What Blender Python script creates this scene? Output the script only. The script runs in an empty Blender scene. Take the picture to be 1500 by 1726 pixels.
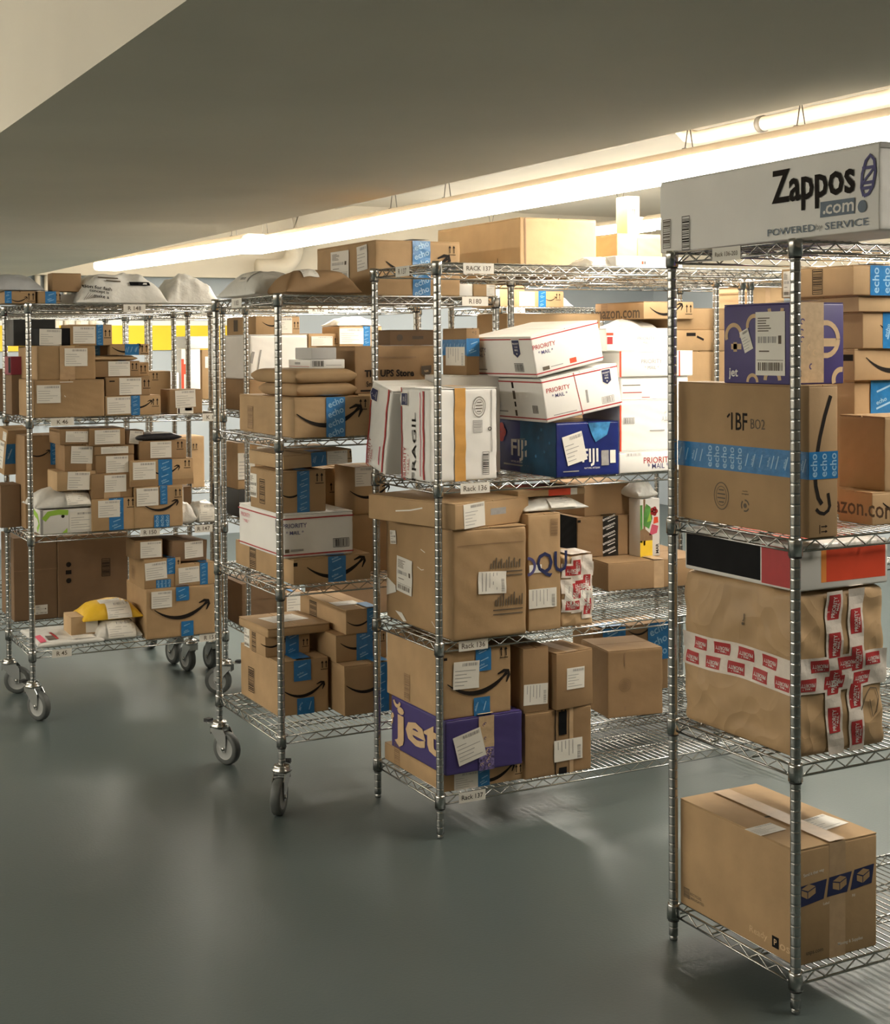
import bpy, math, random
from math import sin, cos, pi, radians
from mathutils import Vector, Matrix

SC = bpy.context.scene
COL = SC.collection
IN = 0.0254
TH = 0.0

# ------------------------------------------------------------ camera, world, exposure
cam_data = bpy.data.cameras.new('camera')
cam = bpy.data.objects.new('camera', cam_data)
COL.objects.link(cam)
cam.matrix_world = Matrix([[0.89328, 0.016407, -0.449202, 0.0], [-0.449447, 0.017043, -0.893145, 0.0], [-0.006998, 0.99972, 0.022598, 1.620114], [0.0, 0.0, 0.0, 1.0]])
cam_data.sensor_fit = 'HORIZONTAL'
cam_data.sensor_width = 36.0
cam_data.lens = 36.0 * 2323.24 / 1500.0
cam_data.shift_x = (750.0 - 653.26) / 1500.0
cam_data.shift_y = (634.98 - 863.0) / 1500.0
cam_data.clip_start = 0.05
cam_data.clip_end = 100
SC.camera = cam

world = bpy.data.worlds.new('world')
SC.world = world
world.use_nodes = True
world.node_tree.nodes['Background'].inputs[0].default_value = (1.0, 0.90, 0.76, 1)
world.node_tree.nodes['Background'].inputs[1].default_value = 0.02
SC.view_settings.view_transform = 'Standard'
SC.view_settings.look = 'None'
SC.view_settings.gamma = 1
SC.view_settings.use_curve_mapping = False
SC.view_settings.exposure = 2.0
TUBE_POWER = 11.0          # glow of the fluorescent strips
LAMP_COLOUR = (1.0, 0.93, 0.81)

# ------------------------------------------------------------ materials
MATS = {}
def mat(name, col, rough=0.6, metal=0.0, spec=0.5, var=0.0, scale=30.0, bump=0.0, bscale=60.0, bdist=.01, emit=0.0, stretch=None, rvar=0.0, coat=0.0, alpha=1.0, crease=False):
    if name in MATS:
        return MATS[name]
    m = bpy.data.materials.new(name)
    m.use_nodes = True
    nt = m.node_tree
    b = nt.nodes['Principled BSDF']
    b.inputs['Base Color'].default_value = (*col, 1)
    b.inputs['Roughness'].default_value = rough
    b.inputs['Metallic'].default_value = metal
    b.inputs['Specular IOR Level'].default_value = spec
    b.inputs['Coat Weight'].default_value = coat
    b.inputs['Alpha'].default_value = alpha
    tc = nt.nodes.new('ShaderNodeTexCoord')
    mp = nt.nodes.new('ShaderNodeMapping')
    nt.links.new(tc.outputs['Object'], mp.inputs['Vector'])
    if stretch:
        mp.inputs['Scale'].default_value = stretch
    if var > 0 or rvar > 0:
        n = nt.nodes.new('ShaderNodeTexNoise')
        n.inputs['Scale'].default_value = scale
        n.inputs['Detail'].default_value = 5
        nt.links.new(mp.outputs[0], n.inputs['Vector'])
        if var > 0:
            r = nt.nodes.new('ShaderNodeValToRGB')
            r.color_ramp.elements[0].position = 0.3
            r.color_ramp.elements[1].position = 0.7
            r.color_ramp.elements[0].color = (*[c * (1 - var) for c in col], 1)
            r.color_ramp.elements[1].color = (*[min(1, c * (1 + var)) for c in col], 1)
            nt.links.new(n.outputs['Fac'], r.inputs['Fac'])
            nt.links.new(r.outputs['Color'], b.inputs['Base Color'])
        if rvar > 0:
            mr = nt.nodes.new('ShaderNodeMapRange')
            mr.inputs['To Min'].default_value = max(0, rough - rvar)
            mr.inputs['To Max'].default_value = rough + rvar
            nt.links.new(n.outputs['Fac'], mr.inputs['Value'])
            nt.links.new(mr.outputs[0], b.inputs['Roughness'])
    if bump > 0:
        n2 = nt.nodes.new('ShaderNodeTexNoise')
        n2.inputs['Scale'].default_value = bscale
        n2.inputs['Detail'].default_value = 4 if not crease else 1
        nt.links.new(mp.outputs[0], n2.inputs['Vector'])
        bp = nt.nodes.new('ShaderNodeBump')
        bp.inputs['Strength'].default_value = bump
        bp.inputs['Distance'].default_value = bdist
        if crease:
            vo = nt.nodes.new('ShaderNodeTexVoronoi')
            vo.inputs['Scale'].default_value = bscale
            ad = nt.nodes.new('ShaderNodeVectorMath'); ad.operation = 'ADD'
            nt.links.new(mp.outputs[0], ad.inputs[0]); nt.links.new(n2.outputs['Color'], ad.inputs[1])
            nt.links.new(ad.outputs[0], vo.inputs['Vector'])
            nt.links.new(vo.outputs['Distance'], bp.inputs['Height'])
        else:
            nt.links.new(n2.outputs['Fac'], bp.inputs['Height'])
        nt.links.new(bp.outputs[0], b.inputs['Normal'])
    if emit > 0:
        b.inputs['Emission Color'].default_value = (*col, 1)
        b.inputs['Emission Strength'].default_value = emit
    MATS[name] = m
    return m

M = {
 'kraft_a': mat('kraft card warm', (0.415, 0.275, 0.145), .75, var=.10, scale=9, bump=.10, bscale=25, spec=.3),
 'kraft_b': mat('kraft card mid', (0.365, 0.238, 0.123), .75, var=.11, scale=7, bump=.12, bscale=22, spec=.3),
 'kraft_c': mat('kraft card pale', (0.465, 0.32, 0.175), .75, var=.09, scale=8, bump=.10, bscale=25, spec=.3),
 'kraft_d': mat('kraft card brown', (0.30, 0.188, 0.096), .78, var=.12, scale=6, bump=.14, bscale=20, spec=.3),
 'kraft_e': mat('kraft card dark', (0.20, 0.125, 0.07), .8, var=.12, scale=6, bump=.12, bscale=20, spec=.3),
 'paper_brown': mat('wrapping paper brown', (0.43, 0.285, 0.15), .55, var=.08, scale=12, bump=.28, bscale=5, spec=.4, bdist=.03, crease=True),
 'white_card': mat('white card', (0.80, 0.785, 0.75), .6, var=.04, scale=6, bump=.05, bscale=30),
 'white_gloss': mat('white gloss card', (0.72, 0.70, 0.66), .35, var=.03, scale=6),
 'grey_card': mat('grey card', (0.50, 0.49, 0.47), .6, var=.05, scale=6),
 'paper': mat('label paper', (0.76, 0.73, 0.66), .6, var=.03, scale=8),
 'ink': mat('black ink', (0.016, 0.012, 0.010), .7, spec=.15, var=.1, scale=50),
 'ink_soft': mat('faded ink', (0.10, 0.075, 0.05), .7, var=.1, scale=50),
 'ink_grey': mat('grey print', (0.32, 0.31, 0.30), .7, var=.1, scale=60),
 'ink_brown': mat('brown print', (0.24, 0.145, 0.075), .7, var=.1, scale=60),
 'ink_white': mat('white print', (0.74, 0.72, 0.68), .6, var=.05, scale=60),
 'ink_kraft': mat('kraft print', (0.60, 0.42, 0.24), .65, var=.08, scale=40),
 'ink_slate': mat('slate blue print', (0.13, 0.17, 0.22), .6, var=.08, scale=40),
 'ink_indigo': mat('indigo print', (0.075, 0.07, 0.20), .6, var=.08, scale=40),
 'ink_navy': mat('navy print', (0.016, 0.022, 0.085), .5, var=.1, scale=40),
 'ink_red': mat('red print', (0.40, 0.028, 0.03), .5, var=.06, scale=40),
 'ink_redlite': mat('bright red print', (0.72, 0.075, 0.03), .45, var=.05, scale=20),
 'ink_orange': mat('orange print', (0.80, 0.28, 0.06), .5, var=.05, scale=20),
 'ink_green': mat('green print', (0.30, 0.52, 0.06), .5, var=.06, scale=20),
 'ink_yellow': mat('yellow print', (0.85, 0.58, 0.04), .5, var=.06, scale=20),
 'ink_pink': mat('pink print', (0.62, 0.10, 0.16), .5, var=.06, scale=20),
 'ink_leaf': mat('leaf print', (0.10, 0.28, 0.06), .5, var=.3, scale=30),
 'black_card': mat('black card', (0.008, 0.008, 0.009), .6, spec=.1, var=.2, scale=20),
 'purple_card': mat('purple card', (0.052, 0.036, 0.16), .5, var=.08, scale=10),
 'navy_card': mat('navy card', (0.012, 0.022, 0.145), .32, var=.3, scale=6),
 'teal_card': mat('teal print', (0.012, 0.075, 0.16), .32, var=.7, scale=7),
 'aqua': mat('aqua print', (0.05, 0.22, 0.45), .35, var=.6, scale=25),
 'pinkred_card': mat('maroon card', (0.25, 0.03, 0.05), .5, var=.15, scale=10),
 'tape_blue': mat('blue tape', (0.022, 0.165, 0.40), .28, var=.14, scale=40, bump=.15, bscale=50),
 'tape_blue_print': mat('blue tape print', (0.30, 0.50, 0.68), .35, var=.1, scale=40),
 'tape_black': mat('black tape', (0.02, 0.018, 0.016), .3, var=.2, scale=40),
 'tape_clear': mat('clear tape', (0.47, 0.32, 0.185), .34, var=.1, scale=30),
 'tape_purple': mat('clear tape over purple', (0.13, 0.10, 0.24), .2, var=.8, scale=120),
 'tape_kraft': mat('kraft paper tape', (0.52, 0.37, 0.22), .45, var=.12, scale=60),
 'tape_orange': mat('orange tape', (0.62, 0.33, 0.09), .3, var=.1, scale=20),
 'tape_white': mat('white tape', (0.70, 0.63, 0.56), .25, var=.06, scale=30, bump=.2, bscale=50),
 'poly_white': mat('white poly film', (0.66, 0.65, 0.61), .33, var=.04, scale=10, bump=.7, bscale=10, bdist=.02),
 'poly_grey': mat('grey poly film', (0.42, 0.43, 0.44), .3, var=.08, scale=10, bump=.7, bscale=10, bdist=.02),
 'poly_yellow': mat('yellow poly film', (0.80, 0.50, 0.035), .35, var=.06, scale=10, bump=.6, bscale=11, bdist=.02),
 'poly_black': mat('black poly film', (0.02, 0.02, 0.024), .3, var=.2, scale=10, bump=.6, bscale=11, bdist=.02),
 'chrome': mat('chrome wire', (0.50, 0.50, 0.48), .22, metal=1.0, rvar=.05, scale=12),
 'chrome_dull': mat('zinc post', (0.45, 0.455, 0.445), .26, metal=1.0, rvar=.06, scale=14),
 'plastic_black': mat('black plastic', (0.015, 0.015, 0.016), .45, var=.1, scale=20),
 'rubber': mat('grey rubber tyre', (0.085, 0.092, 0.088), .5, var=.12, scale=25),
 'hub_grey': mat('grey wheel hub', (0.30, 0.31, 0.30), .45, var=.08, scale=25),
 'housing': mat('lamp housing enamel', (0.60, 0.52, 0.42), .5, var=.03, scale=10),
 'pipe_paint': mat('cream pipe paint', (0.72, 0.65, 0.53), .55, var=.05, scale=10, bump=.08, bscale=30),
 'conduit': mat('grey conduit', (0.20, 0.18, 0.15), .5, var=.1, scale=20),
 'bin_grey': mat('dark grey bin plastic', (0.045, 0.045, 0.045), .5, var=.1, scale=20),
}
KRAFT = ['kraft_a', 'kraft_b', 'kraft_c', 'kraft_a']

# ------------------------------------------------------------ mesh builder
class MB:
    def __init__(s):
        s.v = []; s.f = []; s.m = []; s.sm = []; s.slots = []
    def slot(s, name):
        if name not in s.slots: s.slots.append(name)
        return s.slots.index(name)
    def add(s, verts, faces, m, smooth=False):
        o = len(s.v); k = s.slot(m)
        s.v += [tuple(p) for p in verts]
        for f in faces:
            s.f.append([o + i for i in f]); s.m.append(k); s.sm.append(smooth)
    def box(s, x0, y0, z0, x1, y1, z1, m):
        v = [(x0,y0,z0),(x1,y0,z0),(x1,y1,z0),(x0,y1,z0),(x0,y0,z1),(x1,y0,z1),(x1,y1,z1),(x0,y1,z1)]
        s.add(v, [(0,3,2,1),(4,5,6,7),(0,1,5,4),(1,2,6,5),(2,3,7,6),(3,0,4,7)], m)
    def tube(s, pts, r, m, n=6, caps=True, smooth=True):
        P = [Vector(p) for p in pts]; rings = []
        up = Vector((0,0,1))
        for i, p in enumerate(P):
            d = (P[min(i+1, len(P)-1)] - P[max(i-1, 0)]).normalized()
            a = d.cross(up)
            if a.length < 1e-3: a = d.cross(Vector((1,0,0)))
            a.normalize(); b = d.cross(a).normalized()
            rr = r[i] if isinstance(r, (list, tuple)) else r
            rings.append([p + a*(rr*cos(2*pi*k/n + pi/4)) + b*(rr*sin(2*pi*k/n + pi/4)) for k in range(n)])
        v = [q for R in rings for q in R]; f = []
        for i in range(len(P)-1):
            for k in range(n):
                f.append((i*n+k, (i+1)*n+k, (i+1)*n+(k+1) % n, i*n+(k+1) % n))
        if caps:
            f.append(tuple(range(n))); f.append(tuple((len(P)-1)*n+k for k in reversed(range(n))))
        s.add(v, f, m, smooth)
    def lathe(s, prof, m, n=16, c=(0,0,0), smooth=True, axis='z'):
        v = []; f = []
        for r, z in prof:
            for k in range(n):
                a = 2*pi*k/n
                if axis == 'z': v.append((c[0]+r*cos(a), c[1]+r*sin(a), c[2]+z))
                else: v.append((c[0]+z, c[1]+r*cos(a), c[2]+r*sin(a)))
        for i in range(len(prof)-1):
            for k in range(n):
                f.append((i*n+k, i*n+(k+1) % n, (i+1)*n+(k+1) % n, (i+1)*n+k))
        f.append(tuple(reversed(range(n)))); f.append(tuple((len(prof)-1)*n+k for k in range(n)))
        s.add(v, f, m, smooth)
    def mesh(s, name):
        me = bpy.data.meshes.new(name)
        me.from_pydata(s.v, [], s.f)
        for k in s.slots: me.materials.append(M[k])
        me.polygons.foreach_set('material_index', s.m)
        me.polygons.foreach_set('use_smooth', s.sm)
        me.update()
        return me
    def build(s, name, parent=None, loc=None):
        return link(name, s.mesh(name), parent, loc)

def link(name, me, parent=None, loc=None):
    o = bpy.data.objects.new(name, me)
    COL.objects.link(o)
    if parent: o.parent = parent
    if loc: o.location = loc
    return o
def tag(o, label=None, cat=None, group=None, kind=None):
    if label: o['label'] = label
    if cat: o['category'] = cat
    if group: o['group'] = group
    if kind: o['kind'] = kind
    return o

# ------------------------------------------------------------ flat print shapes: lists of (verts2d, faces)
_txt = {}
def text2d(s, bold=0.0, shear=0.0, space=1.0):
    key = (s, bold, shear, space)
    if key not in _txt:
        cu = bpy.data.curves.new('lettering', 'FONT')
        cu.body = s; cu.size = 1.0; cu.resolution_u = 2; cu.offset = bold; cu.shear = shear; cu.space_character = space
        ob = bpy.data.objects.new('lettering', cu)
        me = bpy.data.meshes.new_from_object(ob)
        v = [(p.co.x, p.co.y) for p in me.vertices]
        f = [tuple(q.vertices) for q in me.polygons]
        # keep the front side only
        bpy.data.objects.remove(ob); bpy.data.curves.remove(cu); bpy.data.meshes.remove(me)
        xs = [p[0] for p in v]; ys = [p[1] for p in v]
        x0, x1, y0, y1 = min(xs), max(xs), min(ys), max(ys)
        _txt[key] = ([(x - (x0+x1)/2, y - (y0+y1)/2) for x, y in v], f, x1-x0, y1-y0)
    return _txt[key]
def rect2d(w, h, nx=1, ny=1):
    v = [(-w/2 + w*i/nx, -h/2 + h*j/ny) for j in range(ny+1) for i in range(nx+1)]
    f = [(j*(nx+1)+i, j*(nx+1)+i+1, (j+1)*(nx+1)+i+1, (j+1)*(nx+1)+i) for j in range(ny) for i in range(nx)]
    return v, f
def stroke2d(pts, wid):
    n = len(pts); v = []; f = []
    for i in range(n):
        a = pts[max(i-1, 0)]; b = pts[min(i+1, n-1)]
        dx, dy = b[0]-a[0], b[1]-a[1]; l = math.hypot(dx, dy) or 1
        w = (wid[i] if isinstance(wid, (list, tuple)) else wid)/2
        v += [(pts[i][0]+dy/l*w, pts[i][1]-dx/l*w), (pts[i][0]-dy/l*w, pts[i][1]+dx/l*w)]
        if i: f.append((2*i-2, 2*i, 2*i+1, 2*i-1))
    return v, f
def disc2d(r, n=20):
    return [(r*cos(2*pi*k/n), r*sin(2*pi*k/n)) for k in range(n)], [tuple(range(n))]
def ring2d(r, w, n=24, a0=0.0, a1=360.0):
    pts = [(r*cos(radians(a0+(a1-a0)*k/n)), r*sin(radians(a0+(a1-a0)*k/n))) for k in range(n+1)]
    return stroke2d(pts, w)
def merge2d(L):
    V = []; F = []
    for v, f in L:
        o = len(V); V += v; F += [tuple(o+i for i in q) for q in f]
    return V, F
def xf2d(s, dx=0, dy=0, rot=0, sx=1, sy=1):
    c, n = cos(radians(rot)), sin(radians(rot))
    return [(dx + x*sx*c - y*sy*n, dy + x*sx*n + y*sy*c) for x, y in s[0]], s[1]
def smile2d(w):
    L = []
    pts = []; wid = []
    for i in range(15):
        t = i/14
        x = -0.5 + 0.95*t
        y = 0.20*(2*t-0.92)**2*1.0 - 0.10
        pts.append((x*w, y*w)); wid.append(w*(0.012 + 0.075*sin(pi*min(1, t*1.0))**0.8*(0.45+0.55*t)))
    wid[-1] = w*0.05
    L.append(stroke2d(pts, wid))
    L.append(stroke2d([(0.30*w, 0.125*w), (0.40*w, 0.165*w), (0.47*w, 0.155*w), (0.485*w, 0.10*w), (0.44*w, 0.0*w)], [w*.02, w*.045, w*.05, w*.045, w*.015]))
    return merge2d(L)
def arrows2d(h):
    L = []
    for dx in (-.24, .24):
        L.append(xf2d(rect2d(.09*h, .62*h), dx*h, .02*h))
        L.append(([(dx*h-.15*h, .25*h), (dx*h+.15*h, .25*h), (dx*h, .52*h)], [(0, 1, 2)]))
    L.append(xf2d(rect2d(.85*h, .07*h), 0, -.45*h))
    return merge2d(L)
def bars2d(w, h, vertical=True, seed=1, frame=True):
    rd = random.Random(seed); L = []
    if frame:
        t = min(w, h)*.05
        for x in (-w/2, w/2): L.append(xf2d(rect2d(t, h+t), x, 0))
        for y in (-h/2, h/2): L.append(xf2d(rect2d(w+t, t), 0, y))
    n = 14; e = (h if vertical else w)*(.86 if frame else 1)
    p = -e/2
    while p < e/2:
        d = e/n*rd.choice([.25, .4, .7]); g = e/n*rd.choice([.35, .5, .8])
        if vertical: L.append(xf2d(rect2d(w*.9, d), 0, p+d/2))
        else: L.append(xf2d(rect2d(d, h*.86), p+d/2, 0))
        p += d+g
    return merge2d(L)
def flower2d(r):
    L = []
    for k in range(5):
        a = 2*pi*k/5
        L.append(xf2d(disc2d(r*.5, 12), r*.55*cos(a), r*.55*sin(a)))
    return merge2d(L)
def shield2d(w, h):
    return [(-w/2, h/2), (-w/2, -h*.28), (0, -h/2), (w/2, -h*.28), (w/2, h/2)], [(0, 1, 2, 3, 4)]

# ------------------------------------------------------------ a parcel: carton with its prints, tapes and labels
class Surf:
    """maps face coordinates (a right, b up, seen from outside) of a parcel to its surface"""
    def __init__(s, W, D, H, warp=None, pillow=None):
        s.W, s.D, s.H, s.warp, s.pillow = W, D, H, warp, pillow
    def dims(s, face):
        return {'F': (s.W, s.H), 'L': (s.D, s.H), 'T': (s.W, s.D), 'U': (s.W, s.D), 'R': (s.D, s.H), 'S': (s.W, s.H)}[face]
    def p(s, face, a, b, off):
        if s.warp: off += .0022
        if face == 'F': q = (a, -off, b)
        elif face == 'L': q = (-off, s.D - a, b)
        elif face == 'R': q = (s.W + off, a, b)
        elif face == 'T':
            q = (a, b, s.H + off)
            if s.pillow: q = (a, b, s.pillow(a, b) + off + .0012)
        elif face == 'S':                     # the sloping front of a pouch, b = height above its base
            lo, hi = 0.0, s.D*.5
            for _ in range(18):
                mid = (lo+hi)/2
                if s.pillow(a, mid) < b: lo = mid
                else: hi = mid
            q = (a, lo - off - .0035, min(b, s.pillow(a, lo)) + .001)
        return s.warp(q) if s.warp else q

def draw(mb, sf, face, shape, a, b, off, m, rot=0):
    v, f = xf2d(shape, a, b, rot)
    mb.add([sf.p(face, x, y, off) for x, y in v], f, m)

INKS = {'k': 'ink', 's': 'ink_soft', 'g': 'ink_grey', 'b': 'ink_brown', 'w': 'ink_white', 't': 'ink_kraft', 'sl': 'ink_slate', 'in': 'ink_indigo',
        'n': 'ink_navy', 'r': 'ink_red', 'rl': 'ink_redlite', 'o': 'ink_orange', 'gr': 'ink_green', 'y': 'ink_yellow', 'pk': 'ink_pink', 'lf': 'ink_leaf',
        'bk': 'black_card', 'te': 'teal_card', 'aq': 'aqua', 'lb': 'tape_blue_print', 'pu': 'purple_card', 'p': 'paper', 'tc': 'tape_clear', 'kr': 'kraft_a', 'kd': 'kraft_d'}

def label_part(sf, face, a, b, w, h, rot, parent, seed, kind='address'):
    mb = MB(); rd = random.Random(seed)
    nx = 8 if (sf.warp or sf.pillow) else 1
    draw(mb, sf, face, rect2d(w, h, nx, nx), a, b, .0014, 'paper', rot)
    c, n = cos(radians(rot)), sin(radians(rot))
    def at(dx, dy, shape, m):
        draw(mb, sf, face, shape, a + dx*c - dy*n, b + dx*n + dy*c, .0019, m, rot)
    if kind == 'address':
        at(w*.14, h*.38, bars2d(w*.6, h*.13, False, seed, False), 'ink_grey')
        for i in range(5):
            l = rd.uniform(.3, .85)
            at(-w*.44 + w*l/2, h*(.16-.13*i), rect2d(w*l, h*.022), 'ink_grey')
    elif kind == 'postage':
        at(0, -h*.36, bars2d(w*.82, h*.15, False, seed, False), 'ink_soft')
        at(-w*.1, h*.06, bars2d(w*.62, h*.12, False, seed+3, False), 'ink_grey')
        at(w*.33, h*.06, rect2d(w*.1, h*.13), 'ink_soft')
        at(0, -h*.26, rect2d(w*.9, h*.008), 'ink_soft')
        for i in range(6):
            l = rd.uniform(.2, .5)
            at(-w*.42 + w*l/2, h*(.40-.04*i), rect2d(w*l, h*.016), 'ink_soft')
        at(-w*.2, -h*.12, rect2d(w*.35, h*.02), 'ink_soft')
    return mb.build('shipping_label', parent)

def tape_part(sf, face, kind, s0, s1, t0, t1, wrap, parent, seed, print_=None, name='packing_tape'):
    w, h = sf.dims(face)
    mb = MB(); m = {'blue': 'tape_blue', 'echo': 'tape_blue', 'black': 'tape_black', 'clear': 'tape_clear', 'kraft': 'tape_kraft', 'purple': 'tape_purple',
                    'orange': 'tape_orange', 'red': 'tape_white'}[kind]
    a0, a1, b0, b1 = s0*w, s1*w, t0*h, t1*h
    tw, th = a1-a0, b1-b0
    vert = th > tw
    n = 20 if (sf.warp or sf.pillow) else 1
    draw(mb, sf, face, rect2d(tw, th, n, n), (a0+a1)/2, (b0+b1)/2, .0003 if kind == 'clear' else .0008, m)
    if wrap:
        if face == 'F':
            d = wrap*IN; draw(mb, sf, 'T', rect2d(tw, d), (a0+a1)/2, d/2, .0042, m)
        elif face == 'L':
            d = wrap*IN; draw(mb, sf, 'T', rect2d(d, tw), d/2, sf.D-(a0+a1)/2, .0042, m)
    rd = random.Random(seed)
    ln, wd = (th, tw) if vert else (tw, th)
    if kind in ('blue', 'echo', 'black'):
        pm = 'tape_blue_print' if kind != 'black' else 'ink_white'
        k = max(1, int(ln/(wd*.42)))
        for i in range(k):
            u = (i+.5)/k
            if vert: ca, cb = (a0+a1)/2, b0+th*u
            else: ca, cb = a0+tw*u, (b0+b1)/2
            if kind == 'echo' and (print_ is None or print_[0] <= i < print_[1]):
                T = text2d('echo', .012); hh = wd*.32
                r = 20 if vert else 90
                draw(mb, sf, face, xf2d(T, sx=hh/T[3], sy=hh/T[3]), ca, cb, .0011, pm, r)
            else:
                sh = rect2d(wd*.52, wd*.05); r = 18 if vert else 72
                draw(mb, sf, face, sh, ca + rd.uniform(-.1, .1)*wd, cb, .0011, pm, r)
                if kind == 'black' or i % 2 == 0:
                    T = text2d('amazon' if kind == 'black' else 'echo', .02); hh = wd*.12
                    draw(mb, sf, face, xf2d(T, sx=hh/T[3]*1.2, sy=hh/T[3]), ca-.12*wd, cb+.13*wd*(1 if vert else 0), .0011, pm, r)
    elif kind == 'red':
        # clear-white tape printed with red blocks and white words
        cell = wd*1.9; k = max(1, int(ln/cell)); T = text2d('PRIORITY', .012); T2 = text2d('* MAIL *', .01)
        for i in range(k+1):
            u = (i+.5+(.45 if seed % 2 else 0))*cell
            if u + cell*.3 > ln: break
            if vert:
                ca, cb, r = (a0+a1)/2, b0+u, 90
            else:
                ca, cb, r = a0+u, (b0+b1)/2, 180
            nn = 6 if sf.warp else 1
            draw(mb, sf, face, rect2d(cell*.66, wd*.70, nn, nn), ca, cb, .0014, 'ink_red', r)
            draw(mb, sf, face, xf2d(T, sx=cell*.56/T[2], sy=wd*.22/T[3]), ca, cb, .0022, 'ink_white', r)
            dx, dy = ((-.2*wd, 0) if vert else (0, .2*wd))
            draw(mb, sf, face, xf2d(T2, sx=cell*.36/T2[2], sy=wd*.13/T2[3]), ca-dx, cb-dy, .0022, 'ink_white', r)
    elif kind in ('kraft', 'purple'):
        for i in range(10):
            draw(mb, sf, face, ring2d(min(tw, th)*.07, min(tw, th)*.035, 8, rd.uniform(0, 90), 260), a0+tw*rd.uniform(.15, .85), b0+th*rd.uniform(.06, .94), .0011,
                 'purple_card' if kind == 'kraft' and parent.get('category') and i % 3 == 0 else 'ink_kraft', 0)
    return mb.build(name, parent)

def rounded_body(mb, W, D, H, r, m, sf, n=1):
    """carton shell with softened edges; n splits each side so it can crumple"""
    def ax(L):
        return [0, r*.35, r] + [r + (L-2*r)*i/n for i in range(1, n)] + [L-r, L-r*.35, L]
    X, Y, Z = ax(W), ax(D), ax(H)
    idx = {}; V = []; F = []
    def vid(p):
        if p not in idx:
            q = Vector(p); i = Vector((min(max(p[0], r), W-r), min(max(p[1], r), D-r), min(max(p[2], r), H-r)))
            d = q - i
            if d.length > 1e-9: q = i + d.normalized()*min(r, max(abs(d.x), abs(d.y), abs(d.z)) if d.length else r)
            idx[p] = len(V); t = tuple(q); V.append(sf.warp(t) if sf.warp else t)
        return idx[p]
    def grid(A, B, fn, flip):
        for i in range(len(A)-1):
            for j in range(len(B)-1):
                q = [vid(fn(A[i], B[j])), vid(fn(A[i+1], B[j])), vid(fn(A[i+1], B[j+1])), vid(fn(A[i], B[j+1]))]
                F.append(tuple(reversed(q)) if flip else tuple(q))
    grid(X, Z, lambda a, b: (a, 0.0, b), False); grid(X, Z, lambda a, b: (a, D, b), True)
    grid(Y, Z, lambda a, b: (0.0, a, b), True); grid(Y, Z, lambda a, b: (W, a, b), False)
    grid(X, Y, lambda a, b: (a, b, 0.0), True); grid(X, Y, lambda a, b: (a, b, H), False)
    mb.add(V, F, m, True)

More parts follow.
